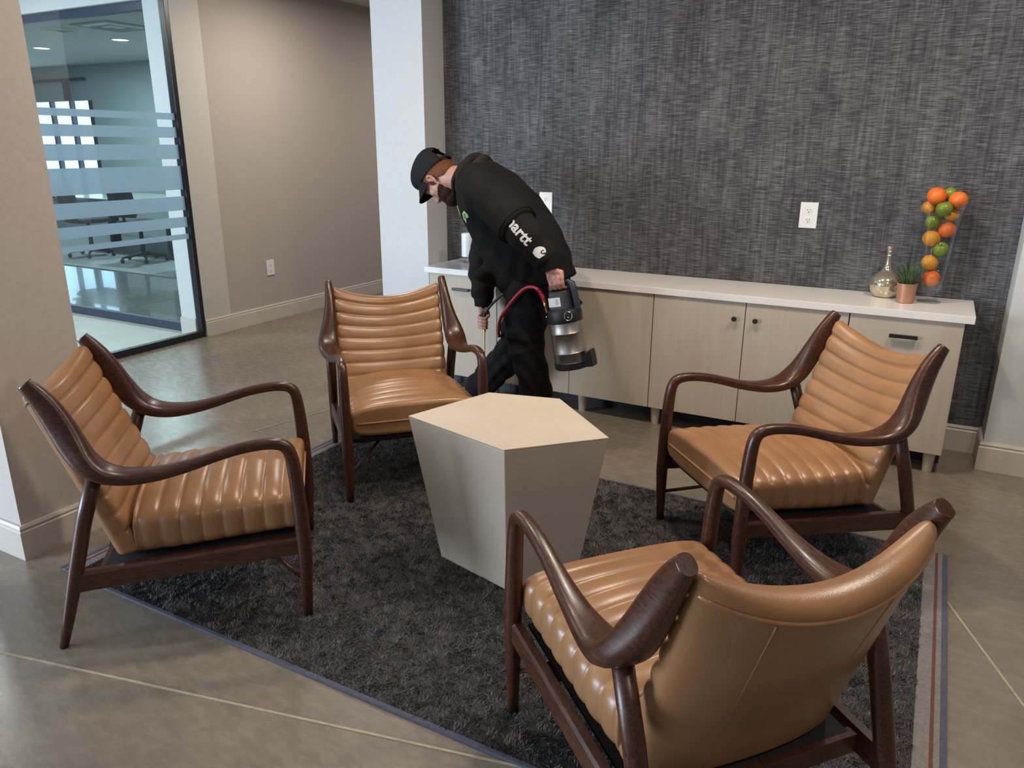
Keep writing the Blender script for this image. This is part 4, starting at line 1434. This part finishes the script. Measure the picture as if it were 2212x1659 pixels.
# ------------------------------------------------------------------ the hand sprayer
sp = empty('hand_sprayer', (-1.420, 3.20, 0.415), 0, 'steel hand sprayer with black cap and red hose, held by the bending man', 'sprayer')
sp.rotation_euler = (0, R(-10.95), 0)
Geo().lathe([(0.0765, 0.022), (0.0775, 0.030), (0.0775, 0.078), (0.0795, 0.081), (0.0775, 0.084), (0.0775, 0.172), (0.0795, 0.175), (0.0775, 0.178), (0.0775, 0.228), (0.060, 0.229)], 48).build('tank', 'steel', sp, True)
Geo().lathe([(0.060, 0.0), (0.076, 0.002), (0.081, 0.008), (0.081, 0.034), (0.0785, 0.037), (0.060, 0.037)], 40).build('base_ring', 'plastic', sp, True)
g = Geo()
g.rings([[(x, y, z) for y, z in ((-0.028, 0.006), (0.028, 0.006), (0.028, zt_), (-0.028, zt_))] for x, zt_ in ((0.050, 0.048), (0.078, 0.054), (0.094, 0.080), (0.116, 0.086), (0.120, 0.046))])
g.build('foot_tab', 'plastic', sp, bevel=0.004)
Geo().lathe([(0.0775, 0.224), (0.0825, 0.226), (0.0835, 0.232), (0.0830, 0.268), (0.0770, 0.284), (0.062, 0.292), (0.030, 0.293)], 44).build('tank_cap', 'plastic', sp, True)
Geo().rings([[(u, v, z) for u, v in superring(24, a, b, 6.0)] for a, b, z in ((0.058, 0.048, 0.288), (0.056, 0.046, 0.292), (0.052, 0.042, 0.366), (0.048, 0.038, 0.372))]).build('pump_housing', 'plastic', sp, True)
# grip: two posts and a bar
g = Geo(); g.tube([(-0.046, 0, 0.360), (-0.052, 0, 0.385), (-0.046, 0, 0.402), (-0.025, 0, 0.406), (0.020, 0, 0.407), (0.046, 0, 0.410), (0.060, 0, 0.400), (0.066, 0, 0.370), (0.072, 0, 0.300), (0.072, 0, 0.280)], [0.012, 0.0125, 0.0125, 0.0120, 0.0120, 0.0135, 0.016, 0.017, 0.017, 0.016], 14)
g.build('grip', 'navyplastic', sp, True)
lb = Geo().box(-0.048, 0.012, -0.0478, -0.0455, 0.303, 0.345).build('label_sticker', 'paper', sp, label='white printed label')
gi_ = Geo()
for k in range(4):
    gi_.box(-0.012, -0.002 + 0.006 * (k % 2), -0.0483, -0.0478, 0.312 + 0.007 * k, 0.3145 + 0.007 * k)
gi_.build('print', 'ink', lb)
g = Geo(); g.tube([(0.6 * 0.0865 + 0.8 * 0.018 * math.cos(a), -0.8 * 0.0865 + 0.6 * 0.018 * math.cos(a), 0.258 + 0.020 * math.sin(a)) for a in [2 * PI * j / 24 for j in range(25)]], 0.0022, 8)
g.ellipsoid((0.6 * 0.084, -0.8 * 0.084, 0.252), (0.004, 0.004, 0.004))
g.build('carry_ring', 'chrome', sp, True, label='chrome carry ring')
g = Geo(); g.ellipsoid((-0.066, -0.056, 0.262), (0.004, 0.004, 0.004)); g.build('rivet', 'chrome', sp, True)
# hose, given in world space
inv = (Matrix.Translation(sp.location) @ Matrix.Rotation(R(-10.95), 4, 'Y')).inverted()


def wpart(geo, name, mat, label=None):
    geo.v = [tuple(inv @ Vector(v)) for v in geo.v]
    return geo.build(name, mat, sp, True, label=label)


g = Geo(); g.tube([(-1.552, 3.185, 0.672), (-1.556, 3.182, 0.692)], [0.0065, 0.0065], 10)
wpart(g, 'ferrule', 'chrome')
g = Geo(); g.tube([(-1.555, 3.183, 0.690), (-1.557, 3.182, 0.700), (-1.559, 3.181, 0.702), (-1.562, 3.180, 0.714), (-1.564, 3.180, 0.716), (-1.568, 3.179, 0.728)], [0.0065, 0.0065, 0.0085, 0.0085, 0.0065, 0.0065], 10)
wpart(g, 'hose_coupling', 'brass', 'brass hose coupling')
path = catmull([(-1.566, 3.179, 0.722), (-1.577, 3.178, 0.752), (-1.598, 3.180, 0.776), (-1.630, 3.185, 0.786), (-1.672, 3.192, 0.775), (-1.715, 3.198, 0.741), (-1.765, 3.200, 0.683), (-1.820, 3.215, 0.610), (-1.880, 3.300, 0.535), (-1.938, 3.400, 0.470), (-1.975, 3.480, 0.445), (-1.965, 3.580, 0.445), (-1.890, 3.630, 0.540), (-1.870, 3.60, 0.66)], 6)
g = Geo(); g.tube(path, 0.0088, 12)
wpart(g, 'hose', 'hose', 'red rubber hose')
g = Geo()
for k in range(9):
    i = 4 + k * 1
    c = Vector(path[i]); d = Vector(path[i + 1] - path[i - 1]).normalized()
    q = d.to_track_quat('Z', 'Y').to_matrix()
    g.tube([c + q @ Vector((0.0100 * math.cos(t), 0.0100 * math.sin(t), 0)) for t in [2 * PI * j / 12 for j in range(13)]], 0.0020, 6)
wpart(g, 'strain_relief', 'hose')
g = Geo(); g.tube(catmull([(-1.870, 3.60, 0.655), (-1.885, 3.59, 0.690), (-1.930, 3.575, 0.698), (-1.985, 3.575, 0.672), (-2.040, 3.570, 0.628), (-2.090, 3.562, 0.575), (-2.118, 3.560, 0.535)], 5), 0.0075, 10)
wpart(g, 'wand_hose', 'plastic', 'black hose running to the wand')
g = Geo(); g.tube([(-2.118, 3.560, 0.545), (-2.120, 3.560, 0.500), (-2.119, 3.558, 0.452)], [0.0095, 0.0110, 0.0095], 12)
wpart(g, 'wand_grip', 'plastic')
g = Geo(); g.tube([(-2.119, 3.558, 0.456), (-2.118, 3.556, 0.436), (-2.117, 3.555, 0.434), (-2.112, 3.545, 0.345), (-2.107, 3.530, 0.220), (-2.102, 3.520, 0.150)], [0.0085, 0.0085, 0.0045, 0.0040, 0.0040, 0.0035], 10)
wpart(g, 'wand', 'brass', 'thin brass spray wand')

# ------------------------------------------------------------------ conference room seen through the two panes of glass
def down(x, y, lab):
    r_ = empty('ceiling_light', (x, y, CEIL), 0, lab, 'ceiling light', 'recessed lights of the conference room')
    Geo().lathe([(0.115, -0.0005), (0.115, -0.008), (0.092, -0.010), (0.090, -0.0005)], 28, cap=False).build('trim_ring', 'plate', r_, True)
    Geo().lathe([(0.088, -0.0005), (0.090, -0.006), (0.02, -0.007)], 28).build('lens', 'lamp', r_, True)


down(-10.62, 6.55, 'left of two glowing recessed lights seen through the glass wall')
down(-8.93, 6.49, 'right of two glowing recessed lights seen through the glass wall')
for vx, vy, vh, lab in ((-8.0, 5.76, 0.30, 'large square ceiling vent behind the glass, right of the smaller bright-edged vent'), (-8.73, 5.62, 0.13, 'small bright-edged square ceiling vent behind the glass')):
    vt = empty('ceiling_vent', (vx, vy, CEIL), 0, lab, 'ceiling vent', 'ceiling vents of the conference room')
    for k in range(4):
        s0 = vh * (1 - 0.22 * k); s1 = s0 - 0.12 * vh
        g = Geo()
        g.rings([[(sx * q, sy * q, z) for sx, sy in ((-1, -1), (1, -1), (1, 1), (-1, 1))] for q, z in ((s0, -0.0005), (s0, -0.012), (s1, -0.018 - 0.003 * k), (s1, -0.0005))], cap=False)
        g.build('louvre', 'plate' if (k + (vh > 0.2)) % 2 == 0 else 'greywall', vt)
# carpet, chairs and table
cr = box('conference_carpet', 'confcarpet', -12.5, -5.3, 5.62, 7.9, 0.0005, 0.010)
tag(cr, 'pale grey carpet on the conference room floor behind the glass', 'rug')
tbm = empty('conference_table', (-9.3, 7.05, 0), 0, 'pale conference table reflecting the window behind the glass', 'table')
Geo().box(-1.5, 1.5, -0.55, 0.55, 0.70, 0.735).build('table_top', 'tabletop', tbm, bevel=0.008)
for sx in (-1.1, 1.1):
    g = Geo(); g.box(sx - 0.05, sx + 0.05, -0.35, 0.35, 0.010, 0.04); g.box(sx - 0.04, sx + 0.04, -0.06, 0.06, 0.04, 0.70)
    g.build('pedestal', 'black', tbm)


def office_chair(x, y, rz, lab):
    r_ = empty('office_chair', (x, y, 0.010), rz, lab, 'office chair', 'office chairs round the conference table')
    Geo().rings([[(u, v, z) for u, v in superring(20, a, b, 4)] for a, b, z in ((0.20, 0.20, 0.44), (0.23, 0.23, 0.455), (0.23, 0.23, 0.49), (0.20, 0.20, 0.51))]).build('seat', 'brownfabric', r_, True)
    Geo().rings([[(-0.20 - 0.1 * (z - 0.5) + u, v, z) for u, v in superring(20, 0.028, b, 4)] for b, z in ((0.18, 0.56), (0.21, 0.60), (0.21, 0.84), (0.18, 0.90))]).build('backrest', 'brownfabric', r_, True)
    Geo().tube([(-0.12, 0, 0.45), (-0.21, 0, 0.48), (-0.235, 0, 0.60), (-0.24, 0, 0.70)], 0.018, 10).build('back_bar', 'black', r_, True)
    Geo().tube([(0, 0, 0.09), (0, 0, 0.445)], [0.028, 0.022], 12).build('gas_post', 'black', r_, True)
    for k in range(5):
        a = 2 * PI * k / 5 + 0.3
        c_, s_ = math.cos(a), math.sin(a)
        lg = Geo().tube([(0.02 * c_, 0.02 * s_, 0.10), (0.27 * c_, 0.27 * s_, 0.065)], [0.024, 0.014], 8).build('leg', 'black', r_, True)
        Geo().ellipsoid((0.27 * c_, 0.27 * s_, 0.028), (0.026, 0.026, 0.028), None, 12, 8).build('caster', 'black', lg, True)


office_chair(-8.75, 6.28, R(95), 'black based office chair at the near side of the conference table, behind the glass')
office_chair(-9.75, 6.25, R(85), 'dark office chair farther left at the conference table, near the bright window')
sf = empty('brown_lounge_chair', (-7.05, 6.05, 0.010), R(-95), 'dark brown boxy lounge chair behind the glass next to the white jamb', 'armchair')
Geo().box(-0.36, 0.36, -0.38, 0.38, 0.16, 0.40).build('seat', 'brownfabric', sf, bevel=0.03)
Geo().box(-0.42, -0.28, -0.38, 0.38, 0.30, 0.80).build('backrest', 'brownfabric', sf, bevel=0.03)
for s in (-1, 1):
    Geo().box(-0.36, 0.36, s * 0.43 - 0.06, s * 0.43 + 0.06, 0.16, 0.58).build('armrest', 'brownfabric', sf, bevel=0.03)
    for sx in (-0.32, 0.32):
        Geo().tube([(sx, s * 0.40, 0.0), (sx, s * 0.40, 0.17)], [0.014, 0.02], 10).build('leg', 'black', sf, True)
